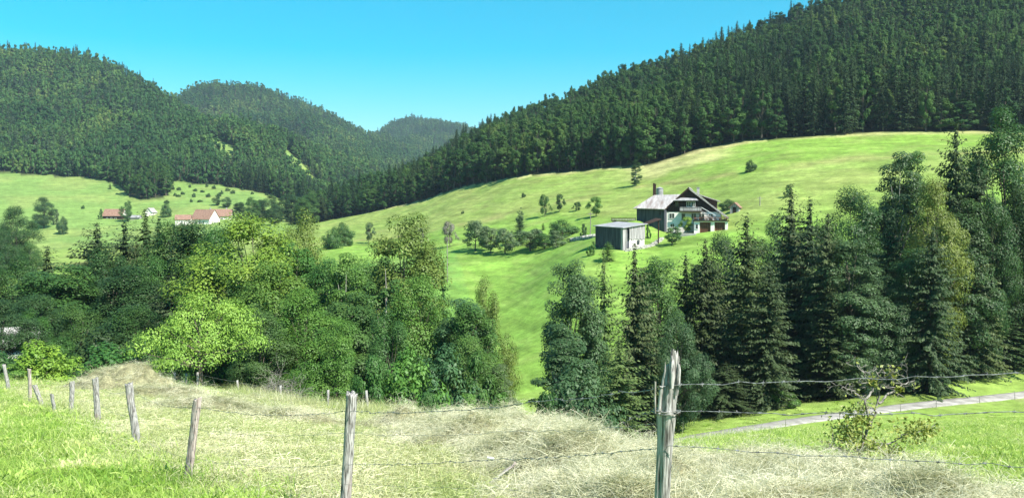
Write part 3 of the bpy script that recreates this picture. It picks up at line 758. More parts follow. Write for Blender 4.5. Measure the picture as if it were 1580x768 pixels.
K['bush']   = broadleaf(12, 4.0, 5.2, .0, 50, 7000, .22, 'dome', trunk_r=.08)
K['bush2']  = broadleaf(13, 4.0, 4.4, .0, 44, 6000, .22, 'dome', airy=.3, trunk_r=.07)
K['spruce'] = conifer(21, 26, 9.5, .05, 400, .38, .56, .42, power=.66)
K['spruce2']= conifer(22, 26, 8.0, .04, 320, .38, .58, .34, power=.72)
K['spruce3']= conifer(23, 26, 10.5, .03, 400, .40, .60, .36, power=.6, rough=.4)
K['larch']  = conifer(24, 24, 7.0, .05, 300, .34, .44, .22, power=.62, rough=.4)
K['slim']   = conifer(25, 22, 3.6, .03, 260, .32, .42, .2, power=.55)
KS = {k: size_of(v) for k, v in K.items()}

def plant(kind, name, loc, H, W, tint, label, cat, group=None, rz=0.0, roots=.25):
    """one tree: an Empty at its foot with its own trunk and crown"""
    h0, w0 = KS[kind]
    e = empty(name, (loc[0], loc[1], loc[2] - roots), rz)
    e.scale = (W / w0, W / w0, (H + roots) / h0)
    for nm, me in zip(('trunk', 'crown'), K[kind]):
        c = link(nm, me, e); c.color = (*tint, 1)
    tag(e, label, cat, group)
    return e

T_BRIGHT = (.165, .270, .038); T_FRESH = (.088, .180, .034); T_MID = (.058, .130, .031); T_DARK = (.040, .090, .027)
T_OLIVE = (.130, .175, .038); T_BLUE = (.058, .118, .046); T_SPRUCE = (.036, .066, .022); T_LARCH = (.085, .140, .040)
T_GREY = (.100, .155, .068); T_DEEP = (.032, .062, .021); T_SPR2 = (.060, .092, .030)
random.seed(3)
_rz = random.Random(5)

# u, top row, distance, width (m), kind, tint, label
NEAR = [
 # dark mixed wood behind the grass field
 (-35, 372, 112, 12, 'beech', T_DARK, 'dark broadleaf tree cut by the picture edge above the white farm wall'),
 (22, 398, 112, 11, 'oak2', T_DARK, 'dark round tree above the hidden white wall'),
 (72, 380, 118, 10.5, 'spruce2', T_SPRUCE, 'dark spruce standing alone above the mixed wood near the meadow'),
 (58, 455, 98, 9, 'oak', T_DARK, 'dull green tree beside the hidden white wall'),
 (112, 408, 108, 11.5, 'beech2', T_MID, 'mid green tree between two dark spruces of the mixed wood'),
 (150, 345, 118, 12, 'spruce3', T_SPRUCE, 'broad dark spruce with ragged top below the red roofed cottage'),
 (120, 468, 92, 9, 'oak2', T_MID, 'mid green tree with layered boughs in the mixed wood'),
 (192, 341, 122, 11, 'spruce', T_SPRUCE, 'dark spruce directly under the red roofed cottage'),
 (224, 323, 126, 10.5, 'spruce2', T_SPR2, 'tallest pointed spruce below the white gable in the village'),
 (245, 336, 121, 10.5, 'spruce', T_SPRUCE, 'spruce beside the tallest pointed one of the mixed wood'),
 (268, 342, 116, 11, 'oak', T_MID, 'mid green treetop below the village farm'),
 (182, 412, 104, 11.5, 'beech', T_DARK, 'dark broadleaf tree in the middle of the mixed wood'),
 (232, 398, 108, 9.5, 'oak2', T_MID, 'green tree catching sun under the spruce tips'),
 (296, 342, 110, 11, 'beech2', T_DARK, 'dark tree wedged beside the bright maple'),
 (268, 420, 98, 9, 'spruce3', T_SPRUCE, 'deep green spruce in shade behind the cherry tree'),
 (205, 470, 90, 8, 'oak', T_DARK, 'shaded tree above the round dark bush'),
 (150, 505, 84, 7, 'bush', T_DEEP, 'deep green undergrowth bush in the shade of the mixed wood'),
 (182, 528, 74, 7.5, 'bush', T_MID, 'round mid green bush behind the hay pile'),
 (228, 522, 72, 5.5, 'bush2', T_DARK, 'dark bush between hay pile and cherry tree'),
 (68, 524, 64, 4.6, 'bush', T_BRIGHT, 'bright yellow green bush behind the leaning fence posts'),
 (22, 560, 62, 3.6, 'bush2', T_FRESH, 'small green bush beside the yellow green one'),
 (-10, 535, 66, 4.5, 'bush', T_MID, 'green bush at the very end of the post row'),
 # bright broadleaf belt
 (308, 450, 59, 10.4, 'cherry', (.22, .325, .06), 'spreading bright green cherry tree with short dark trunk in the field'),
 (378, 332, 88, 12.5, 'oak', T_BRIGHT, 'tall bright yellow green maple behind the cherry tree'),
 (335, 395, 84, 6.5, 'oak2', T_MID, 'bright green tree leaning out behind the cherry tree'),
 (428, 405, 82, 8, 'beech', T_FRESH, 'fresh green tree in front of the olive topped one'),
 (463, 326, 108, 10.5, 'oak2', T_OLIVE, 'olive yellow treetop rising before the far meadow'),
 (440, 372, 100, 8, 'beech2', T_MID, 'mid green tree under the olive treetop'),
 (398, 470, 72, 7, 'oak2', T_MID, 'leafy green tree at the cherry tree flank'),
 (470, 445, 76, 7, 'oak', T_FRESH, 'sunlit green tree above the grey dead shrub'),
 (498, 400, 98, 8, 'beech', T_MID, 'mid green tree beside the pale stemmed airy one'),
 (528, 392, 92, 6.5, 'ash2', T_FRESH, 'airy tree with a pale bare stem'),
 (520, 492, 68, 6.5, 'oak2', T_FRESH, 'green tree with a thin straight trunk at the field corner'),
 (552, 452, 80, 7, 'beech2', T_MID, 'mid green tree between the two pale stems'),
 (582, 398, 88, 6, 'birch', T_MID, 'birch with white forked stem showing through leaves'),
 (556, 400, 108, 9, 'oak', T_FRESH, 'pale green treetop just below the grazed slope'),
 (618, 332, 94, 10.5, 'beech', T_OLIVE, 'tallest olive green tree standing in front of the far meadow'),
 (645, 425, 82, 7.5, 'oak', T_FRESH, 'fresh green tree beneath the tallest olive green one'),
 (600, 478, 72, 6.5, 'oak2', T_MID, 'mid green tree above the square topped post'),
 (640, 540, 64, 5.2, 'bush', T_FRESH, 'green bush behind the hay edge beside the square topped post'),
 (575, 548, 62, 4.6, 'bush2', T_MID, 'leafy bush right behind the square topped post'),
 (684, 404, 96, 2.6, 'slim', T_MID, 'slim pointed tree standing like a column'),
 (703, 462, 80, 6.5, 'ash', T_BLUE, 'blue green tree beside the slim column tree'),
 (752, 428, 88, 5.2, 'oak2', T_OLIVE, 'olive green round headed tree at the end of the belt'),
 (724, 470, 78, 5.6, 'beech2', T_MID, 'mid green tree under the olive round headed one'),
 (690, 535, 66, 5.4, 'bush', T_BLUE, 'blue green bush behind the top wire'),
 (735, 545, 66, 4.8, 'bush2', T_MID, 'tangled mid green bush before the valley meadow'),
 (774, 562, 74, 3.8, 'ash', T_GREY, 'thin grey green sapling at the meadow gap'),
 (720, 606, 52, 3.6, 'bush2', T_FRESH, 'low green bush peeping over the hay'),
 (660, 604, 54, 3.6, 'bush2', T_MID, 'low dark bush at the edge of the hay'),
 (772, 606, 50, 2.8, 'bush2', T_FRESH, 'low pale bush over the hay below the meadow gap'),
 # spruce belt below the farm
 (880, 404, 78, 6.0, 'beech2', T_BLUE, 'blue green feathery tree at the edge of the valley meadow'),
 (868, 500, 68, 5.2, 'ash2', T_BLUE, 'low blue green tree in front of the feathery one'),
 (900, 560, 62, 5.5, 'bush', T_BLUE, 'blue green bush spilling over the hay'),
 (848, 605, 52, 3.4, 'bush2', T_DARK, 'dark low bush over the hay under the top wire'),
 (931, 384, 86, 5.0, 'larch', T_LARCH, 'light green larch with fine branches'),
 (979, 376, 88, 6.0, 'spruce2', T_SPR2, 'pointed spruce with sunlit boughs beside the larch'),
 (955, 520, 64, 5.0, 'larch', T_LARCH, 'young larch in front of the pointed spruce'),
 (1018, 398, 96, 6.5, 'beech2', T_MID, 'green broadleaf between two spruces behind the splintered post'),
 (1048, 482, 84, 6, 'oak2', T_BLUE, 'blue green leafy tree beside the splintered post'),
 (1058, 392, 100, 6.5, 'spruce', T_SPRUCE, 'dark spruce under the small round garden tree'),
 (1088, 370, 98, 7.5, 'spruce3', T_SPRUCE, 'broad dark spruce below the farmhouse garages'),
 (1110, 360, 112, 7, 'oak', T_DARK, 'dark leafy tree just below the farmhouse'),
 (1152, 331, 100, 9.0, 'spruce', T_SPR2, 'big spruce with tiered boughs nearest the farmhouse'),
 (1188, 405, 94, 8, 'spruce3', T_SPRUCE, 'dark spruce filling the shade beside the tiered one'),
 (1221, 284, 114, 8.5, 'spruce2', T_SPR2, 'tall spruce with the highest point below the sunny slope'),
 (1250, 306, 110, 8.5, 'spruce', T_SPRUCE, 'dense spruce next to the highest pointed one'),
 (1205, 330, 122, 9, 'oak2', T_BLUE, 'blue green broadleaf behind the tall spruces'),
 (1278, 330, 104, 8, 'spruce3', T_SPR2, 'spruce with long drooping boughs above the dead shrub'),
 (1312, 290, 118, 10, 'oak', T_DARK, 'round dark treetop against the bright slope'),
 (1322, 372, 102, 8.5, 'ash', T_BLUE, 'pale feathery blue green tree behind the dead shrub'),
 (1285, 450, 101, 6.5, 'spruce2', T_SPRUCE, 'shaded spruce low behind the dead shrub'),
 (1340, 500, 102, 6.5, 'oak2', T_BLUE, 'leafy blue green tree above the dead shrub'),
 (1383, 236, 122, 8.5, 'ash2', T_BLUE, 'feathery ash with open crown against the upper meadow'),
 (1418, 236, 126, 7.5, 'ash', T_MID, 'flat topped ash beside the feathery one'),
 (1442, 275, 108, 7.5, 'oak', T_OLIVE, 'olive yellow tree amid the dark spruces'),
 (1402, 384, 104, 8, 'beech', T_DARK, 'green broadleaf with a pale trunk over the road'),
 (1378, 330, 112, 7.5, 'spruce', T_SPRUCE, 'dark spruce under the feathery ash'),
 (1476, 192, 116, 9.0, 'spruce3', T_SPRUCE, 'tall dark spruce breaking the upper meadow line'),
 (1510, 238, 114, 8.0, 'spruce', T_SPRUCE, 'dark spruce beside the giant beech'),
 (1556, 166, 118, 11, 'beech', T_DARK, 'giant beech rising highest at the wood corner'),
 (1500, 310, 112, 8, 'beech2', T_DARK, 'dark tree below the tall dark spruce'),
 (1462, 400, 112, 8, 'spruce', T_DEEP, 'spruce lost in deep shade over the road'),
 (1512, 372, 112, 7, 'spruce', T_SPR2, 'spruce over the road with its boughs in open tiers'),
 (1572, 285, 115, 9, 'oak', T_DARK, 'leafy tree below the giant beech'),
 (1600, 240, 122, 10, 'spruce3', T_SPRUCE, 'spruce cut by the picture edge beside the giant beech'),
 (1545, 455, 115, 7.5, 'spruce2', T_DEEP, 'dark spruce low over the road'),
 (1590, 430, 116, 7, 'spruce2', T_SPRUCE, 'spruce at the picture edge over the road'),
 (1372, 540, 103, 5, 'bush', T_MID, 'green bush above the road behind the dead shrub'),
 (1430, 574, 104, 4.4, 'bush2', T_FRESH, 'fresh green bush on the road bank'),
 (1500, 575, 112, 5.2, 'bush', T_MID, 'round green bush on the bank before the road fence'),
 (1552, 576, 116, 5.0, 'bush2', T_FRESH, 'leafy bush on the bank beside the road end'),
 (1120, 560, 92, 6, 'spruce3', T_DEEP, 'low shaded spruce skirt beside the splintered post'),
 (1200, 590, 94, 5, 'bush2', T_FRESH, 'light green bush lit under the spruces'),
 # further trees that close the ranks
 (40, 432, 106, 9, 'spruce3', T_SPRUCE, 'dark spruce half hidden above the white house in the trees'),
 (92, 442, 112, 8, 'oak', T_DARK, 'dark treetop beside the spruce nearest the big meadow tree'),
 (168, 378, 114, 11, 'oak2', T_DARK, 'dark round treetop under the broad ragged spruce'),
 (210, 372, 118, 8, 'spruce3', T_SPR2, 'stout spruce in front of the tallest pointed one'),
 (304, 402, 103, 8, 'spruce', T_SPRUCE, 'dark spruce wedged between mixed wood and bright maple'),
 (326, 346, 104, 8.5, 'oak2', T_MID, 'mid green treetop between the village farm and the bright maple'),
 (2, 462, 76, 6, 'oak', T_DARK, 'dark tree covering one end of the white house'),
 (52, 478, 78, 5.5, 'oak2', T_MID, 'green tree covering the other end of the white house'),
 (540, 425, 104, 8, 'oak2', T_MID, 'mid green tree behind the pale bare stem'),
 (602, 418, 100, 8, 'oak', T_MID, 'mid green tree behind the white forked birch'),
 (664, 470, 88, 6.5, 'beech', T_MID, 'mid green tree between the olive giant and the slim column'),
 (484, 485, 84, 7, 'beech2', T_DARK, 'shaded tree at the darkest corner of the field edge'),
 (725, 520, 72, 5, 'oak', T_FRESH, 'small sunlit tree below the olive round headed one'),
 (1130, 402, 108, 7.5, 'spruce2', T_SPRUCE, 'dark spruce between garage side spruce and the tiered one'),
 (1172, 368, 114, 8, 'oak', T_DARK, 'dark leafy tree behind the tiered spruce'),
 (1236, 352, 120, 8.5, 'spruce3', T_SPRUCE, 'spruce closing the gap behind the highest pointed one'),
 (1292, 360, 114, 8, 'oak2', T_MID, 'green treetop between spruces under the round dark one'),
 (1346, 322, 122, 8, 'beech2', T_DARK, 'dark treetop between the round one and the feathery ash'),
 (1362, 425, 104, 7.5, 'beech', T_BLUE, 'blue green tree beside the pale trunk over the road'),
 (1440, 350, 101, 7.5, 'spruce3', T_SPRUCE, 'dark spruce in front of the olive yellow tree'),
 (1482, 300, 112, 8, 'spruce3', T_SPRUCE, 'stout spruce under the tall dark one'),
 (1532, 300, 112, 8, 'oak2', T_DARK, 'dark crown between tall spruce and giant beech'),
 (908, 450, 92, 5, 'spruce2', T_SPR2, 'narrow spruce wedged between feathery tree and larch'),
 (1000, 440, 92, 5.5, 'spruce', T_SPRUCE, 'dark spruce just behind the splintered post top'),
]
for (u, v, y, w, kind, tint, label) in NEAR:
    g = ground_at(u, y)
    top = at(u, v, y)
    H = top.z - g.z
    nm = {'spruce': 'spruce_tree', 'spruce2': 'spruce_tree', 'spruce3': 'spruce_tree', 'larch': 'larch_tree', 'slim': 'columnar_tree', 'bush': 'bush', 'bush2': 'bush',
          'cherry': 'cherry_tree', 'birch': 'birch_tree', 'ash': 'ash_tree', 'ash2': 'ash_tree', 'oak': 'broadleaf_tree', 'oak2': 'broadleaf_tree', 'beech': 'broadleaf_tree', 'beech2': 'broadleaf_tree'}[kind]
    plant(kind, nm, (top.x, y, g.z), H, w * (1.2 if 'spruce' in nm else 1.08), [c * (.9 + .2 * _rz.random()) for c in tint], label, 'bush' if nm == 'bush' else 'tree', rz=_rz.random() * 6.28)

# orchard, garden and pasture trees on the far slope: u, top row, foot row, distance, width px, kind, tint, label
SLOPE = [
 (980, 247, 294, 305, 20, 'ash2', T_DARK, 'lone twisted tree on the slope above the farmhouse'),
 (920, 303, 333, 262, 28, 'apple2', T_FRESH, 'round bright tree beside the long wooden wagon'),
 (841, 300, 330, 285, 18, 'apple', T_MID, 'thin young tree, first of three above the orchard'),
 (863, 299, 329, 285, 17, 'apple2', T_DARK, 'thin young tree, middle of three above the orchard'),
 (890, 313, 331, 280, 13, 'apple', T_DARK, 'smallest of three thin trees above the orchard'),
 (803, 320, 350, 262, 15, 'birch', T_GREY, 'slender pale sapling rising behind the orchard row'),
 (802, 332, 372, 250, 26, 'larch', T_DARK, 'pointed dark tree in the middle of the orchard row'),
 (733, 340, 371, 252, 38, 'apple', T_GREY, 'apple tree at the far end of the orchard row'),
 (757, 349, 378, 246, 34, 'apple2', T_GREY, 'second apple tree from the far end of the orchard row'),
 (779, 352, 382, 242, 34, 'apple', T_GREY, 'third apple tree from the far end of the orchard row'),
 (818, 353, 388, 236, 44, 'apple', T_GREY, 'wide apple tree in the orchard row with a dark shadow'),
 (840, 362, 390, 232, 34, 'apple2', T_MID, 'apple tree leaning against the wide one'),
 (868, 345, 376, 240, 38, 'bush', T_MID, 'dense round tree at the near end of the orchard'),
 (858, 368, 397, 226, 40, 'bush2', T_GREY, 'low wide apple bush in front of the dense round tree'),
 (694, 334, 357, 270, 22, 'apple', (.20, .20, .16), 'grey leafless looking tree alone on the meadow'),
 (650, 344, 361, 285, 15, 'apple2', (.18, .19, .13), 'small grey tree at the top of the olive treetop'),
 (569, 339, 358, 330, 18, 'apple2', T_GREY, 'small round tree on the grazed slope'),
 (512, 350, 376, 316, 30, 'bush', T_MID, 'hedge clump at the lower end of the field hedge'),
 (532, 343, 368, 325, 30, 'bush', T_MID, 'hedge clump at the upper end of the field hedge'),
 (1037, 353, 389, 190, 32, 'apple2', T_MID, 'round fruit tree on the grass below the farmhouse'),
 (1061, 334, 362, 203, 24, 'apple2', T_BRIGHT, 'bright green tree touching the farmhouse wall'),
 (1158, 291, 313, 272, 17, 'bush', T_DARK, 'dark bush on the slope behind the farmhouse'),
 (1122, 314, 333, 232, 24, 'bush', T_DARK, 'dark bush squeezed behind the farmhouse corner'),
 (1215, 312, 335, 225, 18, 'bush2', T_MID, 'bush beside the wooden pole behind the spruces'),
 (900, 345, 365, 222, 16, 'bush2', T_DARK, 'dark bush beside the orchard fence near the barn'),
 (915, 372, 392, 185, 18, 'bush2', T_FRESH, 'green bush growing against the dark barn wall'),
 (1000, 345, 362, 198, 11, 'bush2', T_MID, 'small bush between barn and farmhouse'),
 (938, 372, 395, 178, 26, 'larch', T_FRESH, 'feathery light tree below the barn'),
 (808, 287, 291, 335, 7, 'bush', T_DARK, 'tiny dark bush high on the grazed slope'),
 (714, 311, 314, 345, 5, 'bush', T_DARK, 'tiny dark tussock on the grazed slope'),
 (838, 345, 359, 262, 8, 'slim', T_MID, 'tiny pointed tree behind the dense round orchard tree'),
 # village side
 (67, 304, 343, 560, 32, 'oak', T_DARK, 'big round tree alone on the village meadow'),
 (96, 334, 354, 540, 16, 'bush', T_DARK, 'small round tree below the big one on the village meadow'),
 (86, 318, 332, 575, 14, 'bush2', T_GREY, 'pale bush leaning on the big meadow tree'),
 (6, 284, 312, 430, 26, 'oak2', T_DARK, 'dark treetop over the village meadow at the picture edge'),
 (25, 318, 400, 290, 62, 'oak', T_DARK, 'large shaded tree beside the village meadow'),
 (-5, 345, 410, 270, 70, 'oak2', T_DARK, 'wide dark tree at the picture edge before the village meadow'),
 (45, 372, 420, 260, 50, 'oak2', T_MID, 'lower green tree before the village meadow'),
 (197, 309, 336, 590, 22, 'oak2', T_MID, 'green tree beside the red roofed cottage'),
 (188, 318, 334, 610, 12, 'slim', T_DARK, 'small pointed tree behind the red roofed cottage'),
 (170, 286, 296, 720, 6, 'slim', T_DARK, 'tiny dark tree on the upper village meadow'),
 (155, 322, 338, 600, 10, 'bush2', T_MID, 'bush at the white end of the cottage'),
 (128, 325, 332, 640, 6, 'bush', T_MID, 'tiny round bush on the village meadow'),
 (256, 312, 330, 600, 16, 'bush', T_MID, 'bush between the white gable and the village farm'),
 (336, 306, 328, 640, 16, 'oak2', T_DARK, 'dark tree behind the village farm roof'),
 (350, 309, 330, 630, 16, 'oak', T_BLUE, 'blue green tree at the village farm roof end'),
]
for (u, v, vf, y, wpx, kind, tint, label) in SLOPE:
    top = at(u, v, y); x = top.x
    g = hz(x, y)
    k_ = 1.2 if (710 < u < 890 and vf > 365) else 1.0
    H = (vf - v) / F * y * (1 + (k_ - 1) * .6)
    H = min(max(top.z - g, H * .8), H * 1.7); wpx = wpx * k_ * 1.08
    nm = {'apple': 'fruit_tree', 'apple2': 'fruit_tree', 'bush': 'bush', 'bush2': 'bush', 'slim': 'pointed_tree', 'larch': 'larch_tree', 'birch': 'sapling'}.get(kind, 'broadleaf_tree')
    plant(kind, nm, (x, y, g), H, wpx / F * y, tint, label, 'bush' if nm == 'bush' else 'tree', rz=_rz.random() * 6.28, roots=.15)

# shrubs dotted over the rough pasture beyond the village
_pr = random.Random(17)
for (u, v) in [(277,294),(283,300),(294,289),(302,295),(271,302),(300,303),(276,303),(313,296),(320,286),(331,290),(309,310),(343,298),(360,297),(375,290),(258,310),(322,303),(352,292),(390,297),(412,294),(296,310),(268,294),(339,302)]:
    y = np.interp(v, [284, 290, 300, 312], [752, 738, 700, 650]); x = xat(u, y)
    plant('bush', 'pasture_bush', (x, y, hz(x, y)), _pr.uniform(1.6, 3.4), _pr.uniform(2.2, 4.6), T_DARK, 'small dark bush dotted on the rough pasture beyond the village', 'bush', 'bushes dotted on the rough pasture', rz=_pr.random() * 6.28, roots=.1)

# ------------------------------------------------------------------ forest on the hills
FK = {}
FK['b'] = [broadleaf(40 + k, 20, 9.5, .1, 34, 2600, .85, s, leafm='hill_leaf', flatten=.8, calm=.8) for k, s in enumerate(('egg', 'egg', 'tall', 'tall', 'egg'))]
FK['c'] = [conifer(50 + k, 25, 6.5, .08, 130, .7, .95, .38, leafm='hill_needle', power=.7) for k in range(3)]
FK['t'] = [broadleaf(60 + k, 20, 11, .05, 20, 620, 1.9, s, leafm='far_leaf', flatten=.85, calm=.9) for k, s in enumerate(('egg', 'tall', 'egg', 'ball'))]
FK['u'] = [conifer(70 + k, 25, 8.5, .08, 46, 1.6, 2.2, .38, leafm='far_needle') for k in range(2)]

def joined(pair):
    """trunk and crown of a far tree as one mesh with two materials, for the scattered wood"""
    a, b = pair
    def get(m):
        v = np.empty(len(m.vertices) * 3, np.float32); m.vertices.foreach_get('co', v)
        f = np.empty(len(m.loops), np.int32); m.loops.foreach_get('vertex_index', f)
        return v.reshape(-1, 3), f.reshape(-1, 4)
    va, qa = get(a); vb, qb = get(b)
    lv = np.empty(len(vb), np.float32); b.attributes['lv'].data.foreach_get('value', lv)
    me = mesh_np('far_tree', np.concatenate([va, vb]), np.concatenate([qa, qb + len(va)]), [a.materials[0], b.materials[0]], False, {'lv': np.concatenate([np.zeros(len(va)), lv])})
    me.polygons.foreach_set('material_index', np.concatenate([np.zeros(len(qa), np.int32), np.ones(len(qb), np.int32)]))
    return me

def build_forest():
    rng = np.random.RandomState(77)
    def grid(y0, y1, step, jit=.42):
        # even spacing over the ground inside the view and a margin beyond its sides
        xs = []; ys = []
        y = y0
        while y < y1:
            st = step(y); x0, x1 = xat(-160, y), xat(1740, y)
            x = np.arange(x0, x1, st) + rng.rand() * st
            xs.append(x + rng.randn(len(x)) * st * jit * .6); ys.append(y + rng.randn(len(x)) * st * jit * .6)
            y += st * .9
        return np.concatenate(xs), np.concatenate(ys)
    x, y = grid(300, 3300, lambda y: 5.2 if y < 480 else (6.0 if y < 1000 else (8.0 if y < 1500 else 12.0)))
    m = forest_mask(x, y); x, y = x[m], y[m]
    u = U0 + F * x / y
    z = height(x, y)
    # leave out ground that lies well behind a ridge: nothing of it is in sight
    vis = np.ones(len(x), bool)
    for k in np.linspace(.3, .97, 34):
        zz = height(x * k, y * k) + np.where(forest_mask(x * k, y * k), 8, 0)
        vis &= (z + 26) / y > (zz / (y * k)) - .002
    x, y, z, u = x[vis], y[vis], z[vis], u[vis]
    n = len(x)
    er = np.interp(u, *EDGE_R); right = (u > 470) & (y < 1000) & (y >= er - 12)
    # conifer share: dark spruce belt low on the near hill, mixed stands elsewhere
    stand = vnoise(x / 60, y / 60, 2, 71)
    pc = np.where(right, np.where(u > 1040, .6, .2) - .45 * sstep(15, 80, y - er) + (stand - .5) * .4, .03 + (stand > .68) * .35)
    pc = np.where(right & (u < 760), .16, pc)
    con = rng.rand(n) < pc
    Ht = np.where(con, 19 + 9 * rng.rand(n), 12 + 12 * rng.rand(n) ** 1.4); Ht = np.where(y > 1900, Ht * 1.1, Ht)
    Ht = np.where(right & (u < 700), Ht * .85, Ht) * (.72 + .56 * vnoise(x / 30, y / 30, 2, 73))
    Wd = np.where(con, 5.4 + 2.4 * rng.rand(n), 5.5 + 6.5 * rng.rand(n) ** 1.6); Wd = np.where((y > 760) & ~con, Wd * 1.15, Wd); Wd = np.where(y > 1500, Wd * 1.25, Wd)
    rz_ = rng.rand(n) * 6.283
    # the trees along the near wood edge show one by one: each is an object of its own
    order = np.argsort(y - np.where(right, (er - y) * 0, 0) + np.where((u < -10) | (u > 1590), 1e5, 0) + np.where((u > 1440) & (y < 345), 1e5, 0) + np.where(right, (y - er) * 1.0, 1e4))
    single = np.zeros(n, bool)
    single[[i for i in order if con[i]][:230]] = True
    single[[i for i in order if not con[i]][:270]] = True
    zones = [(-1e9, 640, 'along the wood edge running out to the valley'), (640, 800, 'along the wood edge over the grazed slope'),
             (800, 1000, 'along the wood edge above the orchard'), (1000, 1200, 'along the wood edge above the farmhouse'), (1200, 1e9, 'along the wood edge above the bright upper meadow')]
    hb = [size_of(p) for p in FK['b']]; hc = [size_of(p) for p in FK['c']]
    trunk_seen = 0
    for i in np.nonzero(single)[0]:
        ph = [zz for a, b, zz in zones if a <= u[i] < b][0]
        dd = y[i] - er[i]
        ph = ph.replace('the wood edge', 'the front row of the wood edge' if dd < 9 else ('the second row of the wood edge' if dd < 20 else 'the inner rows of the wood edge'))
        fam = 'c' if con[i] else 'b'; k = rng.randint(len(FK[fam])); h0, w0 = (hc if con[i] else hb)[k]
        e = empty('edge_spruce' if con[i] else 'edge_broadleaf_tree', (x[i], y[i], z[i] - .3), rz_[i])
        e.scale = (Wd[i] / w0, Wd[i] / w0, Ht[i] / h0)
        for nm, me in zip(('trunk', 'crown'), FK[fam][k]): link(nm, me, e)
        tag(e, ('dark spruce standing ' if con[i] else 'leafy tree standing ') + ph, 'tree', ('spruces ' if con[i] else 'leafy trees ') + ph)
    rest = ~single
    def put(name, sel, fam, label):
        protos = [joined(p) for p in FK[fam]]; sz = [size_of(p) for p in FK[fam]]
        k = rng.randint(0, len(protos), sel.sum())
        h0 = np.array([s[0] for s in sz])[k]; w0 = np.array([s[1] for s in sz])[k]
        sc = np.stack([Wd[sel] / w0, Wd[sel] / w0, Ht[sel] / h0], 1)
        rot = np.stack([rng.randn(sel.sum()) * .03, rng.randn(sel.sum()) * .03, rz_[sel]], 1)
        scatter(name, np.stack([x[sel], y[sel], z[sel] - .3], 1), sc, rot, k, protos, label, 'forest')
    near = y < 760
    put('forest_broadleaf', rest & near & ~con, 'b', 'leafy wood covering the steep hill behind the farm')
    put('forest_spruce', rest & near & con, 'c', 'dark spruces among the wood on the steep hill')
    put('forest_far_broadleaf', rest & ~near & ~con, 't', 'far leafy wood covering the valley hills')
    put('forest_far_spruce', rest & ~near & con, 'u', 'far spruce stands on the valley hills')
    print('forest', n, single.sum())
build_forest()

# the tree group in the valley between village and grazed slope, each tree one can pick out
_g = random.Random(23)
VALLEY = [(372,312,9),(388,304,10),(402,308,9),(418,300,11),(434,303,10),(450,300,11),(466,304,10),(482,298,11),(496,300,10),(512,294,11),(527,298,10),(542,292,11),(396,318,9),(425,316,9),(456,318,9),(490,314,9),(520,312,9),(548,305,9)]
for i, (u, v, w) in enumerate(VALLEY):
    y = _g.uniform(535, 585) if u < 500 else _g.uniform(560, 600)
    x = xat(u, y); g = hz(x, y); H = max(8.0, at(u, v, y).z - g)
    kind = _g.choice(['oak', 'oak2', 'beech2', 'beech', 'spruce3'])
    sp = kind.startswith('spruce')
    plant(kind, 'spruce_tree' if sp else 'broadleaf_tree', (x, y, g), H, w * 1.15, _g.choice([T_DARK, T_DARK, T_MID]) if not sp else T_SPRUCE,
          'dark spruce in the valley grove beyond the grazed slope' if sp else 'leafy tree in the valley grove beyond the grazed slope', 'tree',
          'valley grove spruces' if sp else 'valley grove trees', rz=_g.random() * 6.28)
# ------------------------------------------------------------------ buildings
def mesh_poly(name, verts, faces, mat, parent=None, smooth=False):
    me = bpy.data.meshes.new(name)
    me.from_pydata([tuple(v) for v in verts], [], faces); me.materials.append(mat); me.update()
    bm = bmesh.new(); bm.from_mesh(me); bmesh.ops.recalc_face_normals(bm, faces=bm.faces); bm.to_mesh(me); bm.free()
    if smooth:
        for p in me.polygons: p.use_smooth = True
    return link(name, me, parent)

BOXF = [(0,3,2,1),(4,5,6,7),(0,1,5,4),(1,2,6,5),(2,3,7,6),(3,0,4,7)]
def boxv(x0, x1, y0, y1, z0, z1):
    return [(x0,y0,z0),(x1,y0,z0),(x1,y1,z0),(x0,y1,z0),(x0,y0,z1),(x1,y0,z1),(x1,y1,z1),(x0,y1,z1)]
def box(name, b, mat, parent): return mesh_poly(name, boxv(*b), BOXF, mat, parent)
def boxes(name, bs, mat, parent):
    V = []; Fc = []
    for b in bs:
        k = len(V); V += boxv(*b); Fc += [tuple(i + k for i in f) for f in BOXF]
    return mesh_poly(name, V, Fc, mat, parent)
def prism(name, poly, y0, y1, mat, parent):
    """outline in x,z pushed back along y"""
    n = len(poly)
    V = [(x, y0, z) for x, z in poly] + [(x, y1, z) for x, z in poly]
    Fc = [tuple(range(n)), tuple(range(2 * n - 1, n - 1, -1))] + [(i, (i + 1) % n, n + (i + 1) % n, n + i) for i in range(n)]
    return mesh_poly(name, V, Fc, mat, parent)
def slab(name, p, thick, mat, parent):
    """four corners of a roof plane, with thickness below"""
    p = [Vector(q) for q in p]
    n = (p[1] - p[0]).cross(p[3] - p[0]).normalized()
    if n.z < 0: n = -n
    V = p + [q - n * thick for q in p]
    return mesh_poly(name, V, [(0,1,2,3),(7,6,5,4),(0,4,5,1),(1,5,6,2),(2,6,7,3),(3,7,4,0)], mat, parent)
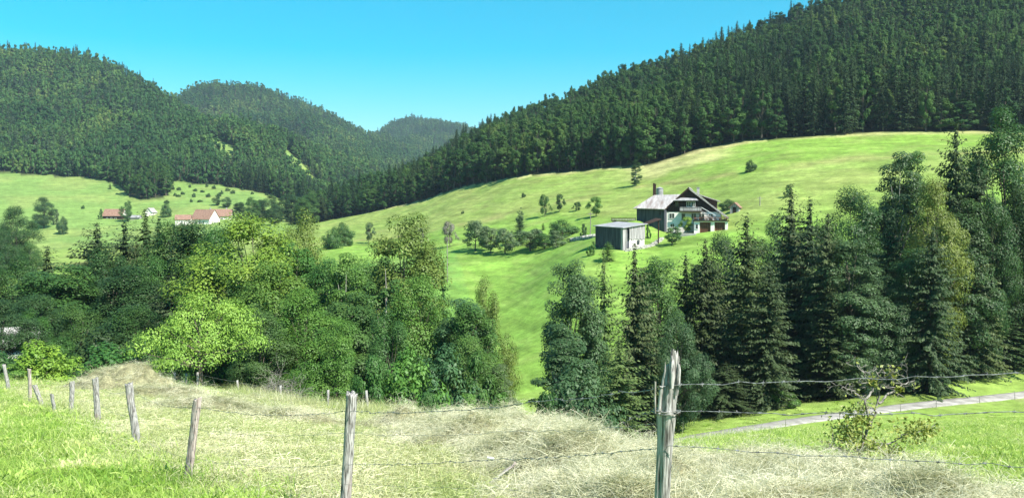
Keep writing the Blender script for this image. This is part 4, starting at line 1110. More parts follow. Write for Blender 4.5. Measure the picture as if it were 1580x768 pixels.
def window(parent, x0, x1, z0, z1, y, frame='white_paint', bars=1):
    """a framed window standing a little proud of a front wall at y; panes set back in the frame"""
    t = .09
    bs = [(x0 - t, x1 + t, y - .06, y + .05, z1, z1 + t), (x0 - t, x1 + t, y - .10, y + .05, z0 - t, z0),
          (x0 - t, x0, y - .06, y + .05, z0, z1), (x1, x1 + t, y - .06, y + .05, z0, z1)]
    w = boxes('window', bs, M[frame], parent)
    xs = np.linspace(x0, x1, bars + 2)
    for i in range(bars + 1):
        a, b = xs[i] + (.03 if i else 0), xs[i + 1] - (.03 if i < bars else 0)
        box('pane', (a, b, y - .02, y + .03, z0, z1), M['glass'], w)
    if bars: boxes('glazing_bar', [(q - .03, q + .03, y - .05, y + .04, z0, z1) for q in xs[1:-1]], M[frame], w)
    return w

def build_farmhouse():
    y = 205.0; g = at(1062, 357, y)
    a = math.radians(-14)
    e = empty('farmhouse', g, a)
    tag(e, 'big farmhouse with dark wooden gable, white plaster walls and brown garage doors', 'farmhouse')
    # walls
    prism('plaster_wall', [(-5.6, -1.5), (7.3, -1.5), (7.3, 4.05), (6.9, 4.5), (-5.3, 4.5), (-5.6, 4.4)], 0, 15, M['plaster'], e)
    prism('wooden_gable', [(-5.35, 4.5), (6.85, 4.5), (.15, 9.7), (-.15, 9.7)], -.04, 15.04, M['brown_wood'], e)
    boxes('corner_board', [(-5.7, -5.45, -.12, .1, 4.4, 4.7), (6.6, 6.85, -.12, .1, 4.3, 4.7)], M['brown_wood'], e)
    # roof
    r1 = slab('roof', [(0, -.55, 10.1), (0, 15.8, 10.1), (-6.5, 15.8, 4.15), (-6.5, -.55, 4.15)], .26, M['tile_grey'], e)
    r2 = slab('roof', [(0.004, -.55, 10.1), (0.004, 15.8, 10.1), (9.0, 15.8, 3.15), (9.0, -.55, 3.15)], .26, M['tile_grey'], e)
    boxes('ridge_cap', [(-.18, .18, -.57, 15.82, 10.02, 10.2)], M['tile_grey'], r1)
    # pale bargeboards along the front edges
    for (p, q) in (((0, 10.12), (-6.55, 4.12)), ((0, 10.12), (9.05, 3.12))):
        d = Vector((q[0] - p[0], 0, q[1] - p[1])).normalized(); n = Vector((-d.z, 0, d.x)); n = n if n.z > 0 else -n
        P = [Vector((p[0], -.61, p[1])), Vector((q[0], -.61, q[1]))]
        V = [P[0] + n * .05, P[1] + n * .05, P[1] - n * .30, P[0] - n * .30]
        V = V + [v + Vector((0, .055, 0)) for v in V]
        mesh_poly('bargeboard', V, BOXF, M['tile_grey'] if q[0] > 0 else M['brown_wood'], e)
    # dormer on the sunny roof slope
    dm = mesh_poly('dormer', [(2.6, 4, 8.3), (6.3, 4, 7.05), (6.3, 4, 5.1), (2.6, 12, 8.3), (6.3, 12, 7.05), (6.3, 12, 5.1)], [(0, 1, 2), (3, 5, 4), (1, 4, 5, 2), (0, 3, 4, 1), (0, 2, 5, 3)], M['brown_wood'], e)
    slab('dormer_roof', [(2.0, 3.4, 8.75), (2.0, 12.6, 8.75), (7.0, 12.6, 7.05), (7.0, 3.4, 7.05)], .2, M['tile_grey'], dm)
    ch = boxes('chimney', [(1.6, 2.2, 6.2, 6.9, 7.5, 10.2), (1.5, 2.3, 6.1, 7.0, 10.2, 10.35)], M['concrete'], e)
    # pale pent roof across the gable
    slab('pent_roof', [(-2.6, -.06, 7.75), (1.6, -.06, 7.75), (2.3, -1.1, 7.15), (-3.4, -1.1, 7.15)], .12, M['tin_grey'], e)
    # windows
    window(e, -.35, .35, 5.75, 6.85, -.06); window(e, .75, 1.45, 5.75, 6.85, -.06)
    window(e, -3.0, -2.3, 5.75, 6.85, -.06, 'brown_wood')
    window(e, -4.35, -3.2, 3.0, 4.15, -.03); window(e, -4.05, -3.25, .95, 1.75, -.03)
    window(e, -1.55, -.75, 2.6, 4.1, -.03, bars=0); window(e, .7, 1.7, 2.75, 4.1, -.03); window(e, 2.4, 3.6, 2.75, 4.1, -.03); window(e, 4.6, 5.5, 2.75, 4.0, -.03)
    # balcony with rail, and the outside stair down to the terrace
    bal = boxes('balcony', [(-1.9, 3.0, -1.4, -.06, 4.5, 4.66)], M['brown_wood'], e)
    boxes('balcony_rail', [(-1.9, 3.0, -1.4, -1.3, 5.5, 5.6), (-1.9, 3.0, -1.4, -1.34, 4.75, 5.4)], M['grey_board'], bal)
    V = [(3.0, -1.35, 4.65), (3.0, -1.35, 4.3), (6.2, -1.35, 2.45), (6.2, -1.35, 2.8)]; V = V + [(x, yy + .9, z) for x, yy, z in V]
    st = mesh_poly('stair', V, BOXF, M['concrete'], e)
    boxes('tread', [(3.0 + .4 * k, 3.42 + .4 * k, -1.33, -.47, 4.62 - .24 * k, 4.68 - .24 * k) for k in range(8)], M['grey_board'], st)
    V = [(3.0, -1.42, 5.6), (3.0, -1.42, 5.45), (6.2, -1.42, 3.6), (6.2, -1.42, 3.75)]; V = V + [(x, yy + .06, z) for x, yy, z in V]
    mesh_poly('stair_rail', V, BOXF, M['white_paint'], st)
    # garages under the terrace
    gx = [(1.5, 2.75), (5.15, 6.0), (8.3, 8.9)]
    boxes('garage_wall', [(a0, a1, -4.6, -.05, -1.5, 2.2) for a0, a1 in gx] + [(1.5, 8.9, -4.6, -.05, 2.2, 2.42)], M['plaster'], e)
    for a0, a1 in ((2.78, 5.12), (6.03, 8.27)):
        gd = box('garage_door', (a0, a1, -4.3, -4.2, -.3, 2.16), M['garage_wood'], e)
        boxes('door_batten', [(a0 + (a1 - a0) * k / 5 - .03, a0 + (a1 - a0) * k / 5 + .03, -4.34, -4.302, -.25, 2.1) for k in range(1, 5)], M['brown_wood'], gd)
    window(e, 1.85, 2.35, .7, 1.7, -4.63, bars=0)
    tr = box('terrace', (1.2, 9.2, -4.9, -.08, 2.424, 2.6), M['brown_wood'], e)
    boxes('terrace_rail', [(1.2, 9.2, -4.85, -4.78, 3.3, 3.38)] + [(1.2 + k * .98, 1.28 + k * .98, -4.85, -4.78, 2.6, 3.3) for k in range(9)], M['brown_wood'], tr)
    rng = np.random.RandomState(4)
    for k in range(7):
        pb = box('flower_box', (1.5 + k * 1.08, 2.3 + k * 1.08, -5.1, -4.87, 2.7, 2.95), M['brown_wood'], tr)
    Pf = np.stack([1.4 + rng.rand(240) * 7.6, -5.0 + rng.randn(240) * .1, 3.02 + rng.rand(240) * .3], 1)
    Vf, Qf = cards(Pf, rng.randn(240, 3), .12 + .12 * rng.rand(240), rng)
    o = link('flowers', mesh_np('flowers', Vf, Qf, [M['flower']]), tr); o['kind'] = 'stuff'
    boxes('front_step', [(-1.5, 2.0, -7.5, -3.2, -1.5, -.35)], M['concrete'], e)
    # left wing: a long tin roof running to the hillside, boards below
    inv = Matrix.LocRotScale(g, Euler((0, 0, a)), None).inverted()
    W = lambda u, v, yy: inv @ at(u, v, yy)
    e0, e1, r0_, r1_ = W(977, 321, 210), W(1024, 322.5, 204.5), W(1009, 301, 218), W(1056, 299.5, 212.5)
    wr = slab('tin_roof', [r0_, r1_, e1, e0], .16, M['tin'], e)
    b0, b1 = r0_ + (r0_ - e0) * .8, r1_ + (r1_ - e1) * .8
    b0.z = r0_.z - 2.6; b1.z = r1_.z - 2.6
    slab('tin_roof', [r0_ + Vector((0, .01, 0)), r1_ + Vector((0, .01, 0)), b1, b0], .16, M['tin'], e)
    dn = Vector((0, 0, -1))
    i0 = e0.lerp(r0_, .08) + (e1 - e0) * .06; i1 = e1.lerp(r1_, .08) - (e1 - e0) * .03
    j0 = b0.lerp(r0_, .08) + (e1 - e0) * .06; j1 = b1.lerp(r1_, .08) - (e1 - e0) * .03
    t0 = r0_ + (e1 - e0) * .06; t1 = r1_ - (e1 - e0) * .03
    top = [i0 + dn * .28, i1 + dn * .28, t1 + dn * .28, j1 + dn * .28, j0 + dn * .28, t0 + dn * .28]
    bot = [Vector((p.x, p.y, -2.5)) for p in top]
    mesh_poly('wing_wall', top + bot, [(0, 1, 7, 6), (1, 2, 8, 7), (2, 3, 9, 8), (3, 4, 10, 9), (4, 5, 11, 10), (5, 0, 6, 11)], M['shaded_board'], e)  # shade under the wing eave is put into the board colour
    fl = W(1009.5, 300, 219)
    boxes('flue', [(fl.x - .32, fl.x + .1, fl.y - .25, fl.y + .25, fl.z - 2, fl.z + 2.75), (fl.x + .1, fl.x + .42, fl.y - .25, fl.y + .25, fl.z - 2, fl.z + 2.6)], M['brown_wood'], e)
    return e
build_farmhouse()

def build_silo():
    y = 230.0; p = at(1018, 289, y); g = hz(p.x, y)
    e = empty('silo', (p.x, y, g)); H = p.z - g
    tag(e, 'round grey silo rising behind the tin roofed wing', 'silo')
    an = np.linspace(0, 2 * math.pi, 20, endpoint=False); r = .9
    V = [(r * math.cos(t), r * math.sin(t), z) for z in (-.5, H - .25) for t in an]
    mesh_poly('shell', V, [(i, (i + 1) % 20, 20 + (i + 1) % 20, 20 + i) for i in range(20)], M['tin_grey'], e, True)
    V = [((r + .12) * math.cos(t), (r + .12) * math.sin(t), H - .27) for t in an] + [(0, 0, H + .12)]
    mesh_poly('cap', V, [(i, (i + 1) % 20, 20) for i in range(20)] + [tuple(range(19, -1, -1))], M['tin_grey'], e)
    for z in np.arange(1.0, H - .5, 1.3):
        V = [((r + d) * math.cos(t), (r + d) * math.sin(t), z + dz) for d, dz in ((0, -.05), (.05, -.05), (.05, .05), (0, .05)) for t in an]
        mesh_poly('hoop', V, [(k * 20 + i, k * 20 + (i + 1) % 20, (k + 1) * 20 + (i + 1) % 20, (k + 1) * 20 + i) for k in range(3) for i in range(20)], M['concrete'], e)
build_silo()

def build_barn():
    y = 186.0; g = at(961, 381, y)
    a = math.radians(38)
    e = empty('barn', g, a)
    tag(e, 'weathered grey board barn with a flat tin roof below the farmhouse', 'barn')
    Lx, Ly = 6.6, 8.3                                   # sunny wall along x, shaded wall along y
    h0, hx, hy, hb = 3.95, 4.75, 4.3, 5.1              # eave heights at near, right, left and back corners
    # sunny wall: white base with a small window, grey boards above, dark doorway by the near corner
    boxes('base_wall', [(2.0, Lx, 0.07, .3, -.6, 1.85)], M['pale_stone'], e)
    rng = np.random.RandomState(19); xx = 1.9
    box('backing_wall', (1.95, Lx - .02, .10, .15, 1.6, h0), M['shaded_board'], e)
    while xx < Lx:
        w = .30 + .2 * rng.rand(); o_ = rng.rand() * .06; x1 = min(xx + w - .035, Lx); z1 = h0 + (hx - h0) * xx / Lx - .03
        box('board', (xx, x1, -.05 - o_, .06, 1.7 - rng.rand() * .3, z1), M['grey_board'], e)
        xx += w
    boxes('corner_pier', [(-.12, .75, -.12, .5, -.9, 3.9)], M['grey_board'], e)
    boxes('door_post', [(1.05, 1.2, -.03, .15, -.5, 3.95)], M['grey_board'], e)
    boxes('doorway_shade', [(.75, 2.0, .35, .42, -.6, 3.95)], M['glass'], e)  # near-black sheet standing in for the shade inside the opening
    boxes('half_door', [(.8, 1.95, .05, .12, -.2, 1.2)], M['shaded_board'], e)
    window(e, 4.35, 4.95, .6, 1.2, .05, 'shaded_board', bars=0)
    # shaded wall of upright boards, shade painted into their colour, each with its own small offset
    rng = np.random.RandomState(9); yy = .5
    while yy < Ly:
        w = .34 + .16 * rng.rand(); o_ = rng.rand() * .05
        t = yy / Ly
        box('board', (-o_ - .06, .06, yy, min(yy + w - .02, Ly), -.5 + .7 * t + rng.rand() * .25, h0 + (hy - h0) * t - .02), M['shaded_board'], e)
        yy += w
    mesh_poly('back_wall', [(Lx, .3, -.6), (Lx, Ly, -.6), (Lx, Ly, hb), (Lx, .3, hx), (0.07, Ly, hy)  , (.07, Ly, -.6), (Lx - .1, Ly, -.6), (Lx - .1, Ly, hb)], [(0, 1, 2, 3), (4, 5, 6, 7)], M['shaded_board'], e)
    box('inner_wall', (.07, .12, .5, Ly, -.5, h0), M['shaded_board'], e)
    o = .45
    slab('roof', [(-o, -o, h0 + .1), (Lx + o, -o, hx + .12), (Lx + o, Ly + o, hb + .15), (-o, Ly + o, hy + .1)], .14, M['tin_grey'], e)
    # lean-to roof reaching towards the house
    slab('lean_to_roof', [(Lx + o + .01, .2, hx), (Lx + 5.2, .0, hx + 1.1), (Lx + 5.2, 1.6, hx + 1.3), (Lx + o + .01, 1.6, hx + .05)], .16, M['brown_wood'], e)
    boxes('lean_to_post', [(Lx + 4.8, Lx + 5.0, .5, .7, -.5, hx + .85)], M['brown_wood'], e)
build_barn()

def build_wagon():
    y = 233.0; p = at(962, 332, y); g = hz(p.x, y)
    e = empty('wooden_wagon', (p.x, y, g), math.radians(-6))
    tag(e, 'long low wooden wagon parked on the slope beside the tin roofed wing', 'wagon')
    box('bed', (-3.0, 3.0, -.9, .9, .55, .72), M['brown_wood'], e)
    for k, z in enumerate((.80, 1.08, 1.36)): box('side_board', (-3.05, 3.05, -1.0, -.94, z, z + .2), M['grey_board' if k == 1 else 'brown_wood'], e)
    for s in (-1, 1): box('end_board', (s * 3.1 - .05, s * 3.1 + .05, -.95, .95, .7, 1.75), M['brown_wood'], e)
    an = np.linspace(0, 2 * math.pi, 14, endpoint=False)
    for wx in (-2.2, 2.2):
        V = [(wx + .42 * math.cos(t), yy, .42 + .42 * math.sin(t)) for yy in (-.92, -.74) for t in an]
        w = mesh_poly('wheel', V, [(i, (i + 1) % 14, 14 + (i + 1) % 14, 14 + i) for i in range(14)] + [tuple(range(14)), tuple(range(27, 13, -1))], M['glass'], e)
build_wagon()

def build_shed():
    y = 224.0; p = at(1133, 335, y); g = hz(p.x, y)
    e = empty('garden_shed', (p.x, y, g), math.radians(-25))
    tag(e, 'small shed with a steep reddish roof beside the farmhouse corner', 'shed')
    prism('wall', [(-1.1, -.8), (1.1, -.8), (1.1, 1.6), (0, 2.5), (-1.1, 1.6)], 0, 3, M['grey_board'], e)
    slab('roof', [(0, -.3, 2.7), (0, 3.3, 2.7), (-1.5, 3.3, 1.3), (-1.5, -.3, 1.3)], .1, M['tile_red'], e)
    slab('roof', [(0.002, -.3, 2.7), (0.002, 3.3, 2.7), (1.5, 3.3, 1.3), (1.5, -.3, 1.3)], .1, M['tile_red'], e)
    box('door', (-.4, .4, -.04, .0, -.3, 1.5), M['brown_wood'], e)
build_shed()

# low stone walls by the barn and the orchard gate
def build_low_wall(label, pts, h, w):
    P = [Vector((xat(u, y), y, hz(xat(u, y), y))) for u, y in pts]
    e = empty('stone_wall', P[0]); tag(e, label, 'wall')
    r_ = random.Random(len(label))
    for a, b in zip(P[:-1], P[1:]):
        n = max(1, int((b - a).length / .9))
        for k in range(n):
            for lay in range(2):
                p = a.lerp(b, (k + .5 * (lay % 2) * .6 + .3) / n) - P[0]; s = r_.uniform(.36, .5); hh = h * .5
                z = p.z + lay * hh - .15
                V = [(p.x + sx * s + r_.uniform(-.06, .06), p.y + sy * w + r_.uniform(-.06, .06), z + sz * hh * 1.05 + r_.uniform(-.04, .04)) for sx, sy, sz in ((-1,-1,0),(1,-1,0),(1,1,0),(-1,1,0),(-1,-1,1),(1,-1,1),(1,1,1),(-1,1,1))]
                mesh_poly('stone', V, BOXF, M['stone_wall'], e)
build_low_wall('low pale stone wall running from the barn door towards the farmhouse', [(966, 185), (985, 188), (1005, 191), (1022, 197)], .7, .3)
build_low_wall('low stone wall beside the orchard gate left of the barn', [(880, 226), (900, 221), (918, 214)], .9, .3)

def pole(u, y, v_top, r, label, stay=None, cross=False):
    x = xat(u, y); g = hz(x, y); H = at(u, v_top, y).z - g
    e = empty('utility_pole', (x, y, g)); tag(e, label, 'pole')
    V, Q = tube([[0, 0, -.4], [0.02, 0, H * .5], [0, 0, H]], [r * 1.15, r, r * .8], 8)
    link('shaft', mesh_np('shaft', V, Q, [M['grey_bark']], True), e)
    if cross: box('crossarm', (-.7, .7, -.06, .06, H - .55, H - .42), M['grey_bark'], e)
    if stay:
        V, Q = tube([[stay, -1.0, hz(x + stay, y - 1) - g], [0, 0, H * .8]], [.035, .035], 5)
        link('stay', mesh_np('stay', V, Q, [M['wire']], True), e)
pole(690, 212, 372, .11, 'thin wooden pole with a slanting stay on the valley meadow', -2.6)
pole(1172, 222, 303, .12, 'wooden pole with crossarm on the slope behind the spruces', None, True)
pole(911, 224, 327, .10, 'pale pole beside the orchard gate', None, True)

def house(name, label, u, v_foot, y, rz, L, D, wh, rh, wall, roof, gable=None, wins=(), chim=True):
    g = at(u, v_foot, y)
    e = empty(name, g, rz); tag(e, label, 'house')
    box('wall', (-L / 2, L / 2, 0, D, -2.5, wh), M[wall], e)
    for s in (-1, 1):
        V = [(s * (L / 2 - .02), 0.01, wh + .002), (s * (L / 2 - .02), D - .01, wh + .002), (s * (L / 2 - .02), D / 2, rh - .05), (s * (L / 2 - .3), 0.01, wh + .002), (s * (L / 2 - .3), D - .01, wh + .002), (s * (L / 2 - .3), D / 2, rh - .05)]
        mesh_poly('gable', V, [(0, 1, 2), (3, 5, 4), (0, 2, 5, 3), (1, 4, 5, 2), (0, 3, 4, 1)], M[gable or wall], e)
    k = (rh - wh) / (D / 2); o = .6
    r = slab('roof', [(-L / 2 - .4, D / 2, rh + .15), (L / 2 + .4, D / 2, rh + .15), (L / 2 + .4, -o, wh - k * o + .15), (-L / 2 - .4, -o, wh - k * o + .15)], .2, M[roof], e)
    slab('roof', [(-L / 2 - .4, D / 2 + .004, rh + .15), (L / 2 + .4, D / 2 + .004, rh + .15), (L / 2 + .4, D + o, wh - k * o + .15), (-L / 2 - .4, D + o, wh - k * o + .15)], .2, M[roof], e)
    if chim: box('chimney', (L * .2, L * .2 + .7, D * .55, D * .55 + .7, wh, rh + 1.1), M['concrete'], r)
    for (x0, x1, z0, z1) in wins: window(e, x0, x1, z0, z1, -.02, bars=0)
    return e
house('cottage', 'red roofed cottage with dark walls on the village meadow', 173, 340, 600, math.radians(-4), 13.5, 8, 3.4, 7.6, 'brown_wood', 'tile_red', 'plaster', [(-4, -3, .8, 1.9), (-1, 0, .8, 1.9), (2, 3, .8, 1.9)], False)
house('white_house', 'white gabled house half hidden behind the tallest pointed spruce', 238, 333, 612, math.radians(84), 7, 4.6, 2.8, 5.4, 'plaster', 'tile_grey', 'plaster', [(-2, -1, .8, 2.0)], False)
house('village_farm', 'village farm with a large red roof and white gable', 309, 347, 556, math.radians(-20), 14, 10, 4.0, 9.6, 'plaster', 'tile_red', 'plaster', [(-4, -3, 1.0, 2.2), (-1, 0, 1.0, 2.2), (2, 3, 1.0, 2.2)])
house('farm_annex', 'long red roofed annex behind the village farm', 339, 341, 574, math.radians(4), 14, 9, 3.4, 7.6, 'plaster', 'tile_red', 'plaster', [(-3, -2, .8, 1.9), (1, 2, .8, 1.9)])
house('farm_shed', 'low shed with weathered reddish roof before the village farm', 282, 345, 552, math.radians(12), 9, 6, 2.8, 5.4, 'plaster', 'tile_red', 'plaster', [(-1, 0, .6, 1.5)], False)
house('grey_shed', 'grey roofed shed beside the red cottage', 206, 340, 596, math.radians(0), 7.5, 5, 2.0, 3.4, 'grey_board', 'tin_grey', None, [], False)
house('gully_house', 'white house almost hidden among trees behind the end of the fence', 26, 585, 90, math.radians(20), 3.4, 4, 3.6, 5.0, 'plaster', 'tile_grey', 'plaster', [(-1.6, -.8, 1.6, 2.8), (.6, 1.4, 1.6, 2.8)], False)

# ------------------------------------------------------------------ fences
def post_mesh(path, rad, seed, top='cut', sides=22, groove=.16, mat='old_wood'):
    """weathered split post: path of centres, half widths; deep drying cracks and a worn top"""
    rng = np.random.RandomState(seed)
    path = np.asarray(path, float); n = 46
    s = np.linspace(0, 1, len(path)); t = np.linspace(0, 1, n)
    C = np.stack([np.interp(t, s, path[:, k]) for k in range(3)], 1)
    ker = np.ones(5) / 5
    for k in range(3): C[:, k] = np.convolve(np.pad(C[:, k], 2, 'edge'), ker, 'valid')
    R = np.interp(t, s, rad) * .86
    an = np.linspace(0, 2 * math.pi, sides, endpoint=False)
    A, Tt = np.meshgrid(an, t)
    rr = np.ones_like(A)
    for k in range(5):                                   # drying cracks wander slowly up the post
        a0 = rng.rand() * 6.283; w = .10 + .14 * rng.rand(); dep = groove * (.5 + rng.rand())
        ac = a0 + .25 * np.sin(Tt * (2 + 3 * rng.rand()) + rng.rand() * 6)
        d = np.angle(np.exp(1j * (A - ac)))
        rr -= dep * np.exp(-(d / w) ** 2) * (.4 + .6 * vnoise(Tt * 6 + k * 9, Tt * 0, 2, seed))
    rr += .10 * np.cos(2 * (A - rng.rand() * 6)) + .06 * np.cos(3 * (A - rng.rand() * 6))
    rr += (vnoise(np.cos(A) * 2 + seed, Tt * 14 + np.sin(A) * 2, 3, seed) - .5) * .22
    X = C[:, 0:1] + R[:, None] * rr * np.cos(A); Y = C[:, 1:2] + R[:, None] * rr * np.sin(A); Z = np.repeat(C[:, 2:3], sides, 1)
    tipz = rng.randn(sides) * .012
    if top == 'cut': tipz += .02 * np.cos(an - rng.rand() * 6)
    if top == 'broken': tipz += -.10 * (np.cos(an - 2.6) > .2) * (.5 + .5 * rng.rand(sides)) + .05 * np.exp(-((np.angle(np.exp(1j * (an - 4.6)))) / .5) ** 2)
    lift = sstep(.86, 1.0, t)[:, None]
    Z = Z + lift * tipz[None]
    V = np.stack([X, Y, Z], -1).reshape(-1, 3)
    i = (np.arange(n - 1)[:, None] * sides + np.arange(sides)[None]); j = (np.arange(n - 1)[:, None] * sides + (np.arange(sides)[None] + 1) % sides)
    q = np.stack([i, j, j + sides, i + sides], -1).reshape(-1, 4)
    last = np.arange((n - 1) * sides, n * sides)
    V = np.concatenate([V, [[C[-1, 0], C[-1, 1], C[-1, 2] + tipz.mean() - .015]]])
    tri = np.stack([last, np.roll(last, -1), np.full(sides, n * sides)], 1)
    return mesh_np('fence_post', V, [q, tri], [M[mat]], False)

def wire_path(P, sag, per=.02, seed=0, kink=.006):
    rng = np.random.RandomState(seed); out = []
    for (a, b) in zip(P[:-1], P[1:]):
        a = np.array(a); b = np.array(b); n = max(8, int(np.linalg.norm(b - a) / .09))
        t = np.linspace(0, 1, n, endpoint=False)[:, None]
        p = a + (b - a) * t; p[:, 2] -= (4 * t * (1 - t))[:, 0] * sag * np.linalg.norm(b - a)
        p[1:] += rng.randn(n - 1, 3) * kink
        out.append(p)
    return np.concatenate(out + [[np.array(P[-1])]])

def barbed(parent, P, sag, seed, r=.0022, barb=True, until=20.0, name='barbed_wire', kink=.005):
    path = wire_path(P, sag, seed=seed, kink=kink)
    V, Q = tube(path, np.full(len(path), r), 5)
    w = link(name, mesh_np(name, V, Q, [M['wire']], True), parent)
    if barb:
        rng = np.random.RandomState(seed + 1); parts = []
        d = np.concatenate([[0], np.cumsum(np.linalg.norm(np.diff(path, axis=0), axis=1))])
        for s in np.arange(.05, d[-1], .115):
            s += rng.randn() * .01
            p = np.array([np.interp(s, d, path[:, k]) for k in range(3)])
            if p[1] > until: break
            for q in range(2):
                v = rng.randn(3); v /= np.linalg.norm(v)
                parts.append(tube([p - v * .016, p, p + v * .016], [.0006, .0021, .0006], 4))
            t_ = path[min(len(path) - 1, int(np.searchsorted(d, s)))] - p; t_ = t_ / (np.linalg.norm(t_) + 1e-6)
            parts.append(tube([p - t_ * .009, p + t_ * .009], [.0046, .0046], 5))
        Vb, Qb = merge(parts)
        b = link('barbs', mesh_np('barbs', Vb, Qb, [M['wire']], True), w); b['kind'] = 'stuff'
    return w

def build_fence():
    e = empty('barbed_wire_fence', (0, 0, 0))
    tag(e, 'barbed wire fence on weathered wooden posts running down the field', 'fence')
    # u at top, row of top, u at foot, row of foot (photo), distance, half width, top, wood, label
    posts = [
     ('splintered', None),
     (543, 604, 528, 800, 9.4, .073, 'cut', 'old_wood', 'square topped grey post with a dark knot hole'),
     (305, 613, 287, 752, 11.8, .062, 'cut', 'pink_wood', 'pinkish leaning post with peeled wood'),
     (199, 590, 213, 690, 16.4, .075, 'cut', 'old_wood', 'lichen patched grey post leaning away downhill'),
     (147, 582, 152, 652, 24.0, .085, 'cut', 'old_wood', 'dark streaked upright post with a pale foot'),
     (111, 588, 110, 646, 28.8, .085, 'cut', 'old_wood', 'pale upright post in the grass'),
     (80, 607, 86, 652, 28.0, .07, 'cut', 'old_wood', 'short stub post lower than its neighbours'),
     (53, 593, 66, 643, 31.5, .10, 'cut', 'old_wood', 'thick post leaning steeply'),
     (45, 568, 46, 620, 33.5, .08, 'cut', 'pink_wood', 'thin upright post beside the steep leaning one'),
     (6, 562, 14, 598, 43.0, .11, 'cut', 'old_wood', 'slanting last post of the row'),
    ]
    tops = []
    for k, p in enumerate(posts):
        if p[0] == 'splintered': continue
        u1, v1, u0, v0, y, r, top, mat, lab = p
        a = at(u1, v1, y); b = at(u0, v0, y)
        b = Vector((b.x, b.y, hz(b.x, y)))
        path = [b + Vector((0, 0, -.25)), b.lerp(a, .35) + Vector((.012 * math.sin(k), .01, 0)), b.lerp(a, .7) + Vector((-.012 * math.cos(k * 2), 0, 0)), a]
        o = link('fence_post', post_mesh(path, [r * 1.06, r * 1.0, r * .96, r * 1.02], 30 + k, top, mat=mat), e)
        o['label'] = lab
    # the near splintered post, leaning and swelling where the grain has split
    y = 5.2
    cx = [(1020, 1020, .058), (1021, 800, .054), (1024, 735, .053), (1027, 680, .058), (1029, 636, .067), (1032, 612, .060), (1036, 585, .050), (1038, 562, .043), (1039, 546, .034)]
    path = [at(u, v, y) for u, v, r in cx]
    o = link('fence_post', post_mesh(path, [r for _, _, r in cx], 5, 'broken', 30, .24), e)
    o['label'] = 'tall bleached post with a splintered broken top'
    # slivers of wood still clinging to it
    def sliver(pts, w, seed):
        P = [at(u, v, yy) for u, v, yy in pts]
        return link('splinter', post_mesh(P, [w, w * 1.1, w * .9, w * .25], seed, 'cut', 8, .1), o)
    sliver([(1016, 640, 5.17), (1020, 605, 5.16), (1025, 582, 5.16), (1027, 562, 5.16)], .014, 61)
    sliver([(1043, 610, 5.15), (1046, 590, 5.15), (1047.5, 570, 5.16), (1047.5, 556, 5.17)], .015, 62)
    sliver([(1036, 600, 5.13), (1037, 575, 5.13), (1037, 558, 5.15), (1036, 541, 5.17)], .016, 63)
    # a further post beyond the picture's edge carries the wires on
    z = Vector((3.3, 4.3, hz(3.3, 4.3)))
    link('fence_post', post_mesh([z + Vector((0, 0, -.3)), z + Vector((.02, 0, .8)), z + Vector((0, 0, 1.9))], [.07, .066, .06], 71), e)
    pt = lambda u, v, y: np.array(at(u, v, y))
    Zw = lambda zz: np.array([3.26, 4.28, zz])
    barbed(e, [Zw(-.727), pt(1043, 594, 5.14), pt(1018, 596, 5.14)], .006, 1, .0026)
    barbed(e, [pt(1018, 596, 5.14), pt(850, 617, 6.2), pt(541, 634, 9.33)], .012, 2, .0026)
    barbed(e, [Zw(-.936), pt(1043, 634, 5.12), pt(1012, 633, 5.13), pt(985, 641, 5.4), pt(962, 652, 5.6)], .010, 3, .0024)
    barbed(e, [Zw(-1.257), pt(1033, 687, 5.13), pt(900, 702, 6.0), pt(770, 708, 7.2), pt(534, 716, 9.33)], .006, 4, .002)
    barbed(e, [pt(541, 634, 9.33), pt(304, 628, 11.75), pt(200, 600, 16.3), pt(147, 590, 23.9), pt(111, 595, 28.7), pt(47, 575, 33.4), pt(7, 568, 42.9)], .02, 5, .0022, until=13)
    barbed(e, [pt(537, 667, 9.33), pt(299, 660, 11.75), pt(204, 640, 16.3), pt(148, 612, 23.9), pt(111, 615, 28.7)], .018, 6, .0018, False)
    barbed(e, [pt(1030, 650, 5.14), pt(800, 664, 7.0), pt(537, 667, 9.33)], .012, 7, .0016, False)
    barbed(e, [pt(534, 716, 9.33), pt(292, 705, 11.75), pt(208, 662, 16.3)], .02, 8, .0018, False)
    barbed(e, [pt(530, 746, 9.33), pt(760, 752, 8.2), pt(1027, 770, 5.15)], .006, 9, .0016, False)
    # loose stay and wrapped turns on the splintered post
    V, Q = tube([pt(1011, 588, 5.1), pt(1010.5, 612, 5.1), pt(1011, 637, 5.1)], [.006, .0065, .005], 6)
    link('stay', mesh_np('stay', V, Q, [M['grey_bark']], True), e)
    th = np.linspace(0, 4 * math.pi, 40); c = path[4]
    ring = np.stack([c.x + .078 * np.cos(th), c.y + .078 * np.sin(th), c.z + .012 * np.sin(th * .5) + th * .0012], 1)
    V, Q = tube(ring, np.full(40, .003), 4); link('wire_wrap', mesh_np('wire_wrap', V, Q, [M['wire']], True), e)
    # pale insulator end on the lowest wire
    p = pt(757, 707, 7.3)
    V, Q = tube([p + np.array([-.03, 0, .01]), p + np.array([.0, 0, .004]), p + np.array([.03, 0, 0])], [.009, .012, .008], 10)
    link('insulator', mesh_np('insulator', V, Q, [M['insulator']], True), e)
build_fence()

